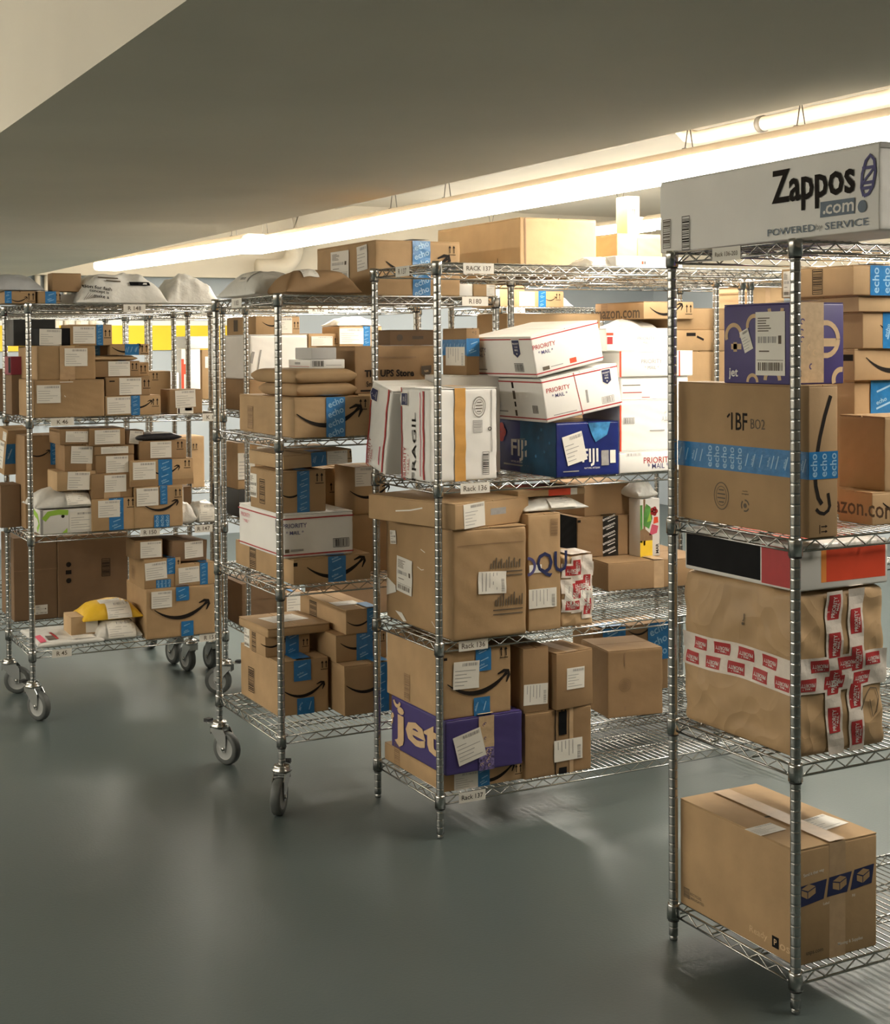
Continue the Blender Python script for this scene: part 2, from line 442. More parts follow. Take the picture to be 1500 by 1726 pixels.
_seed = [100]
def decorate(root, mb, sf, decor, seed):
    for k, d in enumerate(decor):
        kind, face = d[0], d[1]
        w, h = sf.dims(face)
        if kind == 'label':
            label_part(sf, face, d[2]*w, d[3]*h, d[4]*IN, d[5]*IN, d[6] if len(d) > 6 else 0, root, seed*7+k, d[7] if len(d) > 7 else 'address')
        elif kind == 'tape':
            tape_part(sf, face, d[2], d[3], d[4], d[5], d[6], d[7] if len(d) > 7 else 0, root, seed*7+k, d[8] if len(d) > 8 else None)
        elif kind == 'smile':
            draw(mb, sf, face, smile2d(d[4]*IN), d[2]*w, d[3]*h, .0005, INKS[d[6]] if len(d) > 6 else 'ink', d[5] if len(d) > 5 else 0)
        elif kind == 'arrows':
            draw(mb, sf, face, arrows2d(d[4]*IN), d[2]*w, d[3]*h, .0005, 'ink', d[5] if len(d) > 5 else 0)
        elif kind == 'text':
            # face, string, s, t, height in, ink, rot, bold, x stretch
            T = text2d(d[2], d[8] if len(d) > 8 else .012)
            sy = d[5]*IN/T[3]; sx = sy*(d[9] if len(d) > 9 else 1)
            draw(mb, sf, face, xf2d(T, sx=sx, sy=sy), d[3]*w, d[4]*h, .0008, INKS[d[6]], d[7] if len(d) > 7 else 0)
        elif kind == 'bars':
            draw(mb, sf, face, bars2d(d[4]*IN, d[5]*IN, d[7] if len(d) > 7 else True, seed+k), d[2]*w, d[3]*h, .0006, INKS[d[6]] if len(d) > 6 else 'ink_soft')
        elif kind == 'rect':
            n = 14 if sf.warp else 1
            if sf.pillow: n = 12
            a0, a1, b0, b1 = d[3]*w, d[4]*w, d[5]*h, d[6]*h
            draw(mb, sf, face, rect2d(a1-a0, b1-b0, n, n), (a0+a1)/2, (b0+b1)/2, .0004 if len(d) < 8 else d[7], INKS[d[2]])
        elif kind == 'seal':
            r = d[4]*IN; m = INKS[d[5]] if len(d) > 5 else 'ink_soft'
            sq = d[6] if len(d) > 6 else 1
            draw(mb, sf, face, xf2d(ring2d(r, r*.08), sx=1, sy=sq), d[2]*w, d[3]*h, .0005, m)
            draw(mb, sf, face, xf2d(ring2d(r*.72, r*.05), sx=1, sy=sq), d[2]*w, d[3]*h, .0005, m)
            for i in range(4):
                draw(mb, sf, face, rect2d(r*(1.1 if i in (1, 2) else .7), r*.12), d[2]*w, d[3]*h + (i-1.5)*r*.3*sq, .0006, m)
        elif kind == 'recycle':
            r = d[4]*IN
            for i in range(3):
                draw(mb, sf, face, ring2d(r, r*.28, 8, i*120+10, i*120+95), d[2]*w, d[3]*h, .0005, INKS[d[5]])
            draw(mb, sf, face, disc2d(r*.45, 12), d[2]*w, d[3]*h, .0005, INKS[d[5]])
        elif kind == 'disc':
            draw(mb, sf, face, disc2d(d[4]*IN, 18), d[2]*w, d[3]*h, .0006, INKS[d[5]])
        elif kind == 'ring':
            draw(mb, sf, face, ring2d(d[4]*IN, d[5]*IN, 22, d[7], d[8]), d[2]*w, d[3]*h, .0006, INKS[d[6]])
        elif kind == 'flower':
            draw(mb, sf, face, flower2d(d[4]*IN), d[2]*w, d[3]*h, .0008, INKS[d[5]])
        elif kind == 'shield':
            sw, shh, rot = d[4]*IN, d[5]*IN, d[6]
            draw(mb, sf, face, shield2d(sw*1.16, shh*1.12), d[2]*w, d[3]*h, .0007, 'paper', rot)
            draw(mb, sf, face, shield2d(sw, shh), d[2]*w, d[3]*h, .0009, 'ink_navy', rot)
            c, n = cos(radians(rot)), sin(radians(rot))
            for s, dy in (('PRIORITY', .30), ('1-2-3', .12), ('MAIL', -.06)):
                T = text2d(s, .014); hh = shh*.11
                draw(mb, sf, face, xf2d(T, sx=min(hh/T[3], sw*.86/T[2]), sy=hh/T[3]), d[2]*w - dy*shh*n, d[3]*h + dy*shh*c, .0012, 'ink_white', rot)
            draw(mb, sf, face, disc2d(shh*.05, 8), d[2]*w + .28*shh*n, d[3]*h - .28*shh*c, .0012, 'ink_white')
        elif kind == 'poly':
            # face, ink, [(s,t)...] fan polygon ; rests flat on the face
            pts = [(s*w, t*h) for s, t in d[3]]
            draw(mb, sf, face, (pts, [tuple(range(len(pts)))]), 0, 0, d[4] if len(d) > 4 else .0006, INKS[d[2]])
        elif kind == 'line':
            # face, ink, [(s,t)...], width in
            pts = [(s*w, t*h) for s, t in d[3]]
            draw(mb, sf, face, stroke2d(pts, d[4]*IN), 0, 0, .0007, INKS[d[2]])

def parcel(name, label, cat, pos, dims, yaw, m, decor=(), group=None, tilt=(0, 0), flaps=True, warp=0.0, r=.12, seedv=None, flapm=None):
    """a carton: shell, two top flaps with the slit between them, then tapes and labels as parts"""
    _seed[0] += 1
    seed = seedv or _seed[0]
    W, D, H = [d*IN for d in dims]
    root = bpy.data.objects.new(name, None)
    COL.objects.link(root)
    root.location = [c*IN for c in pos]
    # tilt: (about local y: right end up, about local x: front up)
    root.rotation_euler = (Matrix.Rotation(TH + radians(yaw), 3, 'Z') @ Matrix.Rotation(-radians(tilt[0]), 3, 'Y') @ Matrix.Rotation(radians(tilt[1]), 3, 'X')).to_euler()
    tag(root, label, cat, group)
    wf = None
    if warp:
        rd = random.Random(seed)
        ph = [rd.uniform(0, 6.28) for _ in range(9)]
        A = warp*IN
        def wf(q):
            x, y, z = q
            kx, ky, kz = 2*pi/max(W, .1), 2*pi/max(D, .1), 2*pi/max(H, .1)
            fz = min(1, z/(.12*H))
            return (x + A*fz*(sin(1.3*ky*y+ph[0]) + .6*sin(2.1*kz*z+ph[1]) + .35*sin(4.3*kz*z+3*ky*y+ph[6])),
                    y + A*fz*(sin(1.2*kx*x+ph[2]) + .7*sin(1.9*kz*z+ph[3]) + .4*sin(4.7*kz*z+2.6*kx*x+ph[7])),
                    z + A*.5*fz*(sin(1.1*kx*x+ph[4]) + sin(1.3*ky*y+ph[5])))
    flap_t = .0035
    hb = H - flap_t if flaps else H
    sf = Surf(W, D, H, wf)
    mb = MB()
    rounded_body(mb, W, D, hb, min(r*IN, W*.2, D*.2, H*.2), m, Surf(W, D, hb, wf), 26 if warp else 1)
    # printed seam and edge of the glued side joint
    decorate(root, mb, sf, decor, seed)
    mb.build('carton', root)
    if flaps:
        fm = flapm or m
        g = .0022; e = .0012
        fb = MB()
        long_u = W >= D
        if long_u: R = [(e, e, W-e, D/2-g), (e, D/2+g, W-e, D-e)]
        else: R = [(e, e, W/2-g, D-e), (W/2+g, e, W-e, D-e)]
        for (x0, y0, x1, y1) in R:
            fb2 = MB()
            fb2.box(x0, y0, hb+.0002, x1, y1, H, fm)
            if wf: fb2.v = [wf(q) for q in fb2.v]
            fb2.build('top_flap', root)
    return root

def mailer(name, label, cat, pos, dims, yaw, m, decor=(), group=None, tilt=(0, 0), p=2.6, wr=.10, flat=.10, seedv=None):
    """a soft bag or padded envelope: pillow with a crimped seam and creases"""
    _seed[0] += 1
    seed = seedv or _seed[0]
    W, D, H = [d*IN for d in dims]
    root = bpy.data.objects.new(name, None)
    COL.objects.link(root)
    root.location = [c*IN for c in pos]
    root.rotation_euler = (Matrix.Rotation(TH + radians(yaw), 3, 'Z') @ Matrix.Rotation(-radians(tilt[0]), 3, 'Y') @ Matrix.Rotation(radians(tilt[1]), 3, 'X')).to_euler()
    tag(root, label, cat, group)
    rd = random.Random(seed)
    ph = [rd.uniform(0, 6.28) for _ in range(12)]
    def prof(a, b):
        x, y = 2*a/W-1, 2*b/D-1
        ex = max(0, 1-abs(x)**p); ey = max(0, 1-abs(y)**p)
        return (ex*ey)**.62
    def crease(a, b):
        x, y = a/W, b/D
        rid = lambda t: 1 - 2*abs(sin(t))**.7
        return (sin(9*x+5*y+ph[0]) + .8*sin(-7*x+11*y+ph[1]) + .9*rid(5*x+6*y+1.5*sin(4*y+ph[5])+ph[2]) + .8*rid(-8*x+5*y+sin(7*x+ph[6])+ph[3]) + .5*rid(11*x+9*y+ph[4]) + .3*sin(31*x-12*y+ph[7]))/3.2
    def top(a, b):
        q = prof(a, b)
        return H*(flat + (1-flat)*q) + H*wr*crease(a, b)*min(1, 3*q)*1.0
    nx, ny = 54, 36
    V = []; F = []
    A = [W*(.5-.5*cos(pi*i/nx)) for i in range(nx+1)]; B = [D*(.5-.5*cos(pi*j/ny)) for j in range(ny+1)]
    def edge(a, b):
        x, y = 2*a/W-1, 2*b/D-1
        return a - x*W*.03*(1-abs(y)**2)*(abs(x)**3) , b - y*D*.03*(1-abs(x)**2)*(abs(y)**3)
    for j in range(ny+1):
        for i in range(nx+1):
            a, b = edge(A[i], B[j]); V.append((a, b, top(A[i], B[j])))
    o = len(V)
    for j in range(ny+1):
        for i in range(nx+1):
            a, b = edge(A[i], B[j]); q = prof(A[i], B[j])
            V.append((a, b, H*flat*.7*(1-q)**1.5))
    for j in range(ny):
        for i in range(nx):
            k = j*(nx+1)+i
            F.append((k, k+1, k+nx+2, k+nx+1)); F.append((o+k, o+k+nx+1, o+k+nx+2, o+k+1))
    def wall(L):
        for i in range(len(L)-1): F.append((L[i], o+L[i], o+L[i+1], L[i+1]))
    wall(list(range(nx+1))); wall([j*(nx+1)+nx for j in range(ny+1)])
    wall([ny*(nx+1)+i for i in reversed(range(nx+1))]); wall([j*(nx+1) for j in reversed(range(ny+1))])
    mb = MB(); mb.add(V, F, m, True)
    sf = Surf(W, D, H, None, top)
    decorate(root, mb, sf, decor, seed)
    mb.build('pouch', root)
    return root

# ------------------------------------------------------------ wire racks
_sh = {}
def shelf_mesh(L, w):
    key = (round(L, 2), round(w, 2))
    if key in _sh: return _sh[key]
    mb = MB(); L_, w_ = L*IN, w*IN
    zt, zb = -.0045, -.031
    def truss(p, q, z1, z2, rr, rz):
        p = Vector(p); q = Vector(q); l = (q-p).length; d = (q-p)/l
        mb.tube([p+Vector((0,0,z1)), q+Vector((0,0,z1))], rr, 'chrome'); mb.tube([p+Vector((0,0,z2)), q+Vector((0,0,z2))], rr, 'chrome')
        n = max(2, int(round((l-.03)/(1.32*IN)))); pts = []
        for i in range(n+1):
            pts.append(p + d*(.015+(l-.03)*i/n) + Vector((0,0,z1-rr*.6 if i % 2 else z2+rr*.6)))
        mb.tube(pts, rz, 'chrome', n=5)
    c = .014
    for y in (0, w_): truss((c, y, 0), (L_-c, y, 0), zt, zb, .0032, .0022)
    for x in (0, L_): truss((x, c, 0), (x, w_-c, 0), zt, zb, .0032, .0022)
    k = 3 if w > 21 else 2
    for i in range(1, k+1): truss((.004, w_*i/(k+1), 0), (L_-.004, w_*i/(k+1), 0), -.0068, -.024, .0026, .0018)
    n = int(L/1.0)
    for i in range(1, n):
        x = L_*i/n
        mb.tube([(x, -.001, -.0018), (x, w_+.001, -.0018)], .0018, 'chrome', n=5)
    for x in (0, L_):
        for y in (0, w_):
            mb.lathe([(.0150, -.041), (.0178, -.0405), (.0172, -.005), (.0160, .002), (.0140, .0022)], 'chrome', 14, (x, y, 0))
            mb.lathe([(.0143, -.046), (.0155, -.0455), (.0155, -.041), (.014, -.0405)], 'plastic_black', 14, (x, y, 0))
    _sh[key] = mb.mesh('shelf')
    return _sh[key]
_po = {}
def post_mesh(h, z0):
    key = (round(h, 2), round(z0, 2))
    if key in _po: return _po[key]
    mb = MB(); r = .0127; prof = [(r*.8, z0*IN), (r, z0*IN+.002)]
    z = z0 + 1.0
    while z < h-.4:
        prof += [(r, z*IN-.0045), (r, z*IN-.0013), (r-.0006, z*IN-.0004), (r-.0006, z*IN+.0004), (r, z*IN+.0013), (r, z*IN+.0045)]
        z += 1.0
    prof += [(r, h*IN-.004), (r*.8, h*IN-.001), (r*.3, h*IN)]
    mb.lathe(prof, 'chrome_dull', 14)
    _po[key] = mb.mesh('post')
    return _po[key]
def foot_mesh():
    if 'foot' not in _po:
        mb = MB()
        mb.lathe([(.0085, .0), (.0105, .001), (.0115, .006), (.0105, .013), (.0075, .016), (.0075, .032)], 'chrome_dull', 12)
        _po['foot'] = mb.mesh('levelling_foot')
    return _po['foot']
def caster_meshes():
    if 'cas' in _po: return _po['cas']
    # swivel head and fork, wheel below and trailing along +x
    tr = .038; R = .0635; ax = R
    f = MB()
    f.lathe([(.011, .165), (.012, .20)], 'chrome_dull', 12)
    f.lathe([(.033, .140), (.036, .143), (.036, .149), (.030, .153), (.031, .157), (.026, .164), (.012, .168)], 'chrome', 18)
    for sgn in (-1, 1):
        y0, y1 = sgn*.0195, sgn*.0225
        out = [(-.030, .141), (.034, .141), (.052, .118), (tr+.014, ax+.010), (tr+.010, ax-.012), (tr-.006, ax-.014), (tr-.014, ax+.004), (-.012, .108), (-.030, .124)]
        v = [(x, y0, z) for x, z in out] + [(x, y1, z) for x, z in out]; n = len(out)
        fc = [tuple(range(n)), tuple(range(2*n-1, n-1, -1))] + [(i, i+n, (i+1) % n+n, (i+1) % n) for i in range(n)]
        f.add(v, fc, 'chrome_dull')
    f.box(-.031, -.0225, .136, .034, .0225, .141, 'chrome_dull')
    f.box(-.032, -.0225, .112, -.029, .0225, .138, 'chrome_dull')
    for sgn in (-1, 1):
        y = sgn*.0235
        pts = [(tr, y-.002, ax), (tr, y+.002, ax)]
        f.tube(pts, .008, 'chrome', n=6)
    wv = MB()
    prof = [(.018, -.017), (.040, -.0135), (.043, -.0155), (.0585, -.0165), (.0630, -.011), (.0635, 0), (.0630, .011), (.0585, .0165), (.043, .0155), (.040, .0135), (.018, .017)]
    n = 30
    def ring(seg, m):
        v = []; fc = []
        for r, y in seg:
            for k in range(n): v.append((tr + r*cos(2*pi*k/n), y, ax + r*sin(2*pi*k/n)))
        for i in range(len(seg)-1):
            for k in range(n): fc.append((i*n+k, i*n+(k+1) % n, (i+1)*n+(k+1) % n, (i+1)*n+k))
        wv.add(v, fc, m, True)
    ring(prof[2:9], 'rubber'); ring([(.004, -.0185)] + prof[0:3], 'hub_grey'); ring(prof[8:] + [(.004, .0185)], 'hub_grey')
    b = MB()
    b.box(-.062, -.016, .148, -.030, .016, .153, 'chrome_dull'); b.box(-.075, -.014, .150, -.050, .014, .163, 'plastic_black')
    _po['cas'] = (f.mesh('swivel_fork'), wv.mesh('wheel'), b.mesh('brake_pedal'))
    return _po['cas']

def rack(label, org, L, w, zs, hpost, casters=None, tags=(), lean=0.0, group=None, dth=0.0):
    """zs: shelf surfaces; casters: yaw of each swivel"""
    root = bpy.data.objects.new('wire_shelving_rack', None)
    COL.objects.link(root)
    root.location = (org[0]*IN, org[1]*IN, 0)
    root.rotation_euler = (0, lean, TH + dth)
    tag(root, label, 'shelving rack', group)
    z0 = 6.2 if casters else .5
    k = 0
    for x in (0, L):
        for y in (0, w):
            p = link('post', post_mesh(hpost, z0), root, (x*IN, y*IN, 0))
            if casters:
                f, wh, br = caster_meshes()
                c = link('caster', f, root, (x*IN, y*IN, 0)); c.rotation_euler = (0, 0, radians(casters[k]))
                link('wheel', wh, c)
                if k != 3: link('brake_pedal', br, c)
            else:
                link('levelling_foot', foot_mesh(), p)
            k += 1
    sh = []
    for z in zs:
        sh.append(link('shelf', shelf_mesh(L, w), root, (0, 0, z*IN)))
    for (i, side, c, wd, txt, ink) in tags:
        mb = MB(); h = 1.35*IN; W2 = wd*IN
        T = text2d(txt, .01); s = min(h*.55/T[3], W2*.8/T[2])
        if side == 'F': fn = lambda a, b, o: (c*IN + a, -.0046-o, -.0195 + b)
        else: fn = lambda a, b, o: (-.0046-o, c*IN - a, -.0195 + b)
        q, f = rect2d(W2, h); mb.add([fn(a, b, 0) for a, b in q], f, 'paper')
        q, f = rect2d(W2, h); mb.add([fn(-a, b, -.0006) for a, b in q], f, 'paper')
        q, f = xf2d(T, sx=s, sy=s); mb.add([fn(a, b, .0004) for a, b in q], f, INKS[ink])
        tag(mb.build('shelf_tag', sh[i]), 'paper strip written ' + txt)
    return root

# ------------------------------------------------------------ room (u along the racks, v away from the camera along the row; inches, then metres)
ORG = Vector((92.58, 98.65, 0))
EXV = Vector((cos(TH), sin(TH), 0)); EYV = Vector((-sin(TH), cos(TH), 0))
ROOM = Matrix.Translation(ORG*IN) @ Matrix.Rotation(TH, 4, 'Z')
def struct(name, mb):
    o = mb.build(name); o.matrix_world = ROOM
    return tag(o, kind='structure')
def slab(name, x0, y0, z0, x1, y1, z1, m):
    mb = MB(); mb.box(x0*IN, y0*IN, z0*IN, x1*IN, y1*IN, z1*IN, m)
    return struct(name, mb)
mat('epoxy floor', (0.068, 0.086, 0.082), .36, spec=.4, var=.05, scale=.8, bump=.05, bscale=110, rvar=.05)
M['floor'] = MATS['epoxy floor']
M['ceil'] = mat('ceiling paint', (0.70, 0.63, 0.52), .8, var=.04, scale=2, bump=.05, bscale=20)
M['beam'] = mat('beam paint', (0.72, 0.68, 0.58), .8, var=.05, scale=1.5, bump=.06, bscale=14)
M['wall_blue'] = mat('blue grey wall paint', (0.36, 0.40, 0.43), .7, var=.04, scale=2, bump=.05, bscale=30)
M['wall_cream'] = mat('cream wall paint', (0.68, 0.62, 0.51), .8, var=.03, scale=2, bump=.05, bscale=30)
M['wall_yellow'] = mat('yellow wall paint', (0.82, 0.54, 0.02), .6, var=.04, scale=3)
M['wall_white'] = mat('white wall paint', (0.80, 0.78, 0.72), .6, var=.03, scale=3)
mat('lamp diffuser', (1.0, 0.93, 0.80), .5)
_nt = MATS['lamp diffuser'].node_tree
_nt.nodes['Principled BSDF'].inputs['Emission Color'].default_value = (*LAMP_COLOUR, 1)
_nt.nodes['Principled BSDF'].inputs['Emission Strength'].default_value = TUBE_POWER
M['diffuser'] = MATS['lamp diffuser']

U0, U1, V0, V1, ZC = -230, 250, -210, 346, 113
slab('floor', U0, V0, -4, U1, V1, 0, 'floor')
slab('ceiling', U0, V0, ZC, U1, V1, ZC+4, 'ceil')
slab('wall_back', U0, V1, 0, U1, V1+4, ZC, 'wall_blue')
slab('wall_right', U1, V0, 0, U1+4, V1, ZC, 'wall_blue')
M['wall_olive'] = mat('drab wall paint', (0.30, 0.28, 0.23), .8, var=.04, scale=2)
slab('wall_left', U0-4, V0, 0, U0, V1, ZC, 'wall_olive')
slab('wall_front', U0, V0-4, 0, U1, V0, ZC, 'wall_olive')
slab('trim_1', -64, V0, 86, .3, V1, ZC, 'beam')                 # the deep dropped beam overhead
slab('trim_2', .3, V1-5, 87, U1, V1, ZC, 'wall_cream')          # cream soffit on the back wall
slab('trim_3', U0, V1-.6, 71, 72, V1, 76.5, 'wall_white')
slab('trim_4', U0, V1-.6, 62.8, 72, V1, 71, 'wall_yellow')
slab('trim_5', U1-5, V0, 87, U1, V1-5, ZC, 'wall_cream')

def strip_light(label, u, v0, v1, z, du=0.0, group='suspended fluorescent strips', w=8.6):
    """a suspended strip: enamelled housing, glowing wrap diffuser, two pairs of chains"""
    a = Vector((u, v0)); b = Vector((u+du, v1)); ang = math.atan2(b.y-a.y, b.x-a.x) - pi/2
    L = (b-a).length
    root = bpy.data.objects.new('strip_light', None); COL.objects.link(root)
    root.matrix_world = ROOM @ Matrix.Translation(Vector((u, v0, z))*IN) @ Matrix.Rotation(ang, 4, 'Z')
    tag(root, label, 'ceiling light', group)
    h = w/2*IN; Lm = L*IN
    mb = MB()
    sec = [(-h, .058), (-h, .016), (-h*.86, .002), (-h*.5, 0), (h*.5, 0), (h*.86, .002), (h, .016), (h, .058)]
    n = len(sec)
    v = [(x, .0005, q) for x, q in sec] + [(x, Lm-.0005, q) for x, q in sec]
    mb.add(v, [(i, i+1, i+1+n, i+n) for i in range(n-1)] + [tuple(reversed(range(n))), tuple(range(n, 2*n))], 'diffuser')
    mb.build('diffuser', root)
    mb = MB()
    sec = [(-h*.97, .059), (h*.97, .059), (h*.80, .085), (h*.5, .098), (-h*.5, .098), (-h*.80, .085)]
    n = len(sec)
    v = [(x, 0, q) for x, q in sec] + [(x, Lm, q) for x, q in sec]
    mb.add(v, [(i, (i+1) % n, (i+1) % n+n, i+n) for i in range(n)] + [tuple(reversed(range(n))), tuple(range(n, 2*n))], 'housing')
    mb.build('housing', root)
    for f in (.12, .88):
        mb = MB()
        y = Lm*f; top = (ZC-z)*IN
        for s in (-1, 1):
            mb.tube([(s*.02, y, .10), (0, y+s*.09, top)], .0022, 'conduit', n=5)
            mb.lathe([(.010, -.002), (.012, 0), (.010, .002)], 'conduit', 8, (s*.02, y, .105))
        mb.build('suspension_chain', root)
    return root
strip_light('glowing ceiling strip nearest the camera, above the long white carton', 39, -44, 52, 88.3)
strip_light('glowing ceiling strip above the middle rack and the very large carton', 39, 52, 148, 88.3)
strip_light('glowing ceiling strip above the wheeled middle rack, third from the camera', 39, 148, 244, 88.3)
strip_light('glowing ceiling strip farthest away, above the white crumpled bags', 28.5, 212, 312, 87, du=-9.0)
# unseen fill strips added past the beam; the same fixtures further into the room
for uu in (-192,):
    for vv in (-50, 50, 150, 249):
        strip_light('added fill strip on the near side of the dropped beam, out of view', uu, vv, vv+96, 88.3, group='added fill strips on the near side of the beam')
for (uu, vv) in ((150, 20), (150, 120), (150, 220)):
    strip_light('ceiling strip over the rear aisle, out of view', uu, vv, vv+96, 96, group='strips over the rear aisle')

def pipe(label, pts, r, cat='pipe', name='ceiling_pipe', m='pipe_paint', straps=()):
    root = bpy.data.objects.new(name, None); COL.objects.link(root); root.matrix_world = ROOM
    tag(root, label, cat)
    mb = MB(); mb.tube([Vector(p)*IN for p in pts], r*IN, m, n=14)
    mb.build('run', root)
    for (p, q) in straps:
        mb = MB(); mb.tube([Vector(p)*IN, Vector(q)*IN], (r+.18)*IN, 'conduit', n=14); mb.build('strap', root)
    return root
pipe('cream pipe along the ceiling above the front-right rack, with an elbow', [(58, 91, 112), (58, 90.5, 104), (58, 89.5, 100.5), (58, 87.5, 98.9), (58, 84.5, 98.2), (58, -120, 98.2)], 1.15, straps=[((58, 69.6, 98.2), (58, 68.6, 98.2))])
pipe('thin cream pipe high along the ceiling behind the lamps', [(90, 300, 108), (90, -120, 108)], .9)
for px in [(5.6, 0.9, 'first from the left'), (8.6, 0.9, 'second from the left'), (11.5, 0.8, 'third from the left'), (14.7, 0.8, 'fourth from the left'), (18.4, 0.8, 'fifth from the left'), (23.2, 1.2, 'sixth and widest from the left')]:
    pipe('upright white pipe on the back wall, %s' % px[2], [(px[0], V1-1.6, 40), (px[0], V1-1.6, ZC)], px[1], name='wall_pipe')
pipe('cream pipe elbow against the back wall behind the tall taped carton', [(92, V1-8, ZC), (92, V1-8, 98), (91, V1-8, 94), (89, V1-8, 91.5), (86, V1-8, 90.5), (78, V1-8, 90.4)], 3.0, name='wall_pipe')


# front-right rack: long white shoe carton on top
parcel('cardboard_box', 'long white retail carton lying across the top shelf of the front-right rack', 'box',
    (91.58, 87.45, 73.52), (8.60, 32.40, 7.60), -3, 'white_card',
    [('text', 'L', 'Zappos', 0.74, 0.6, 4.1, 'k', 0, 0.02, 0.86), ('rect', 'L', 'sl', 0.7766, 0.9123, 0.215, 0.4), ('text', 'L', 'com', 0.8549, 0.3, 0.85, 'w', 0, 0.014, 1.25), ('disc', 'L', 0.7935, 0.27, 0.16, 'w'), ('text', 'L', 'POWERED', 0.6522, 0.105, 0.66, 'sl', 0, 0.004, 1.55), ('text', 'L', 'by', 0.7718, 0.1, 0.7, 'g', 0, 0, 1.2), ('text', 'L', 'SERVICE', 0.8804, 0.105, 0.66, 'sl', 0, 0.004, 1.65), ('disc', 'L', 0.9416, 0.285, 0.55, 'sl'), ('line', 'L', 'in', [(0.9460348273815488, 0.4), (0.9371036845610451, 0.5), (0.9415741573591747, 0.66), (0.9549268877889894, 0.8), (0.9703947201121566, 0.86), (0.9857450007917243, 0.8), (0.9901093914781054, 0.66), (0.9791806170601425, 0.5), (0.9637801217584979, 0.42), (0.9460348273815488, 0.4)], 0.3), ('line', 'L', 'in', [(0.9393401483255887, 0.49), (0.9791806170601425, 0.49)], 0.28), ('line', 'L', 'in', [(0.9393401483255887, 0.55), (0.983559249774747, 0.55)], 0.28), ('line', 'L', 'in', [(0.9415741573591747, 0.72), (0.9901093914781054, 0.72)], 0.28), ('line', 'L', 'in', [(0.9460348273815488, 0.57), (0.9857450007917243, 0.71)], 0.2), ('bars', 'L', 0.0418, 0.26, 1.35, 3.0, 's', True), ('bars', 'L', 0.1461, 0.24, 1.3, 3.5, 'k', True), ('rect', 'F', 'g', 0.0, 0.28, 0.93, 1.0)], flaps=True, warp=0.02)

# front-right rack: second shelf
parcel('cardboard_box', "tall tan carton with a blue tape band around it, front-right rack's second shelf", 'box',
    (93.67, 98.05, 45.28), (3.67, 19.31, 14.46), 0, 'kraft_b',
    [('text', 'L', '1BF', 0.5, 0.735, 1.75, 'k', 0, 0.008, 0.72), ('line', 'L', 'k', [(0.408, 0.76), (0.428, 0.785)], 0.22), ('text', 'L', 'BO2', 0.64, 0.725, 1.0, 's', 0, 0.0, 0.8), ('tape', 'L', 'echo', 0, 1, 0.385, 0.565, 0, (4, 9)), ('tape', 'F', 'echo', 0, 1.0, 0.385, 0.565, 0), ('seal', 'L', 0.36, 0.2, 1.1, 's', 1.25), ('recycle', 'L', 0.545, 0.155, 0.55, 's'), ('text', 'L', 'corrugated', 0.545, 0.235, 0.22, 's', 0, 0.01), ('text', 'L', 'recycles', 0.545, 0.255, 0.22, 's', 0, 0.01), ('line', 'F', 'k', [(0.75, 0.93), (0.55, 0.8), (0.38, 0.66), (0.27, 0.53), (0.22, 0.42), (0.24, 0.34), (0.33, 0.26), (0.45, 0.22)], 0.42), ('line', 'F', 'k', [(0.25, 0.19), (0.36, 0.165), (0.52, 0.155), (0.66, 0.175), (0.72, 0.205), (0.66, 0.29)], 0.34), ('arrows', 'F', 0.5, 0.055, 1.0, -90)])
parcel('cardboard_box', 'purple carton with tan loops on top of the tall tan carton, front-right rack', 'box',
    (93.38, 100.25, 59.76), (6.92, 9.42, 7.91), 0, 'purple_card',
    [('text', 'L', 'jet', 0.155, 0.12, 1.15, 'w', 0, 0.02), ('ring', 'L', 0.16, 0.6, 1.1, 0.42, 't', -10, 200), ('rect', 'L', 't', 0.155, 0.21, 0.4, 0.52), ('rect', 'L', 't', 0.12, 0.28, 0.43, 0.5), ('ring', 'L', 0.75, 0.05, 1.0, 0.45, 't', 0, 180), ('ring', 'L', 0.45, 0.02, 0.7, 0.35, 't', 0, 180), ('ring', 'L', 0.8, 0.93, 0.9, 0.45, 't', 180, 360), ('ring', 'L', 0.48, 0.72, 1.0, 0.4, 't', 30, 190), ('label', 'L', 0.72, 0.5, 4.1, 6.2, 0, 'postage'), ('label', 'L', 0.36, 0.54, 1.3, 2.2, 22), ('ring', 'F', 0.66, 0.55, 1.6, 0.5, 't', 0, 360), ('rect', 'F', 't', 0.45, 0.85, 0.46, 0.56), ('ring', 'F', 0.95, 0.05, 1.0, 0.5, 't', 80, 200), ('text', 'F', 'jet', 0.12, 0.13, 1.1, 'w', 0, 0.02), ('tape', 'F', 'kraft', 0.1, 0.62, 0.02, 1.0, 3.5)], flapm='purple_card')
parcel('cardboard_box', "low tan carton at right edge, bottom of the piled cartons, front-right rack's second shelf", 'box',
    (105.88, 101.96, 45.28), (13.00, 4.60, 3.30), 0, 'kraft_a',
    [('text', 'L', 'amazon.com', 0.5, 0.44, 1.2, 's', 0, 0.012, 0.9), ('smile', 'F', 0.42, 0.5, 8)])
parcel('cardboard_box', 'brown carton with plain dark side at the right edge, on a low lettered carton', 'box',
    (107.68, 102.05, 48.60), (12.00, 6.33, 7.59), 0, 'kraft_b',
    [('tape', 'F', 'clear', 0.4, 0.6, 0, 1, 3)], warp=0.02)
parcel('cardboard_box', 'tan carton with blue tape standing behind the tall taped carton, front-right rack', 'box',
    (109.43, 107.85, 45.28), (14.00, 8.00, 14.43), 0, 'kraft_a',
    [('smile', 'F', 0.45, 0.45, 9), ('tape', 'F', 'blue', 0.16, 0.45, 0, 1, 3), ('ring', 'F', 0.06, 0.42, 0.5, 0.12, 's', -90, 90)], warp=0.02)
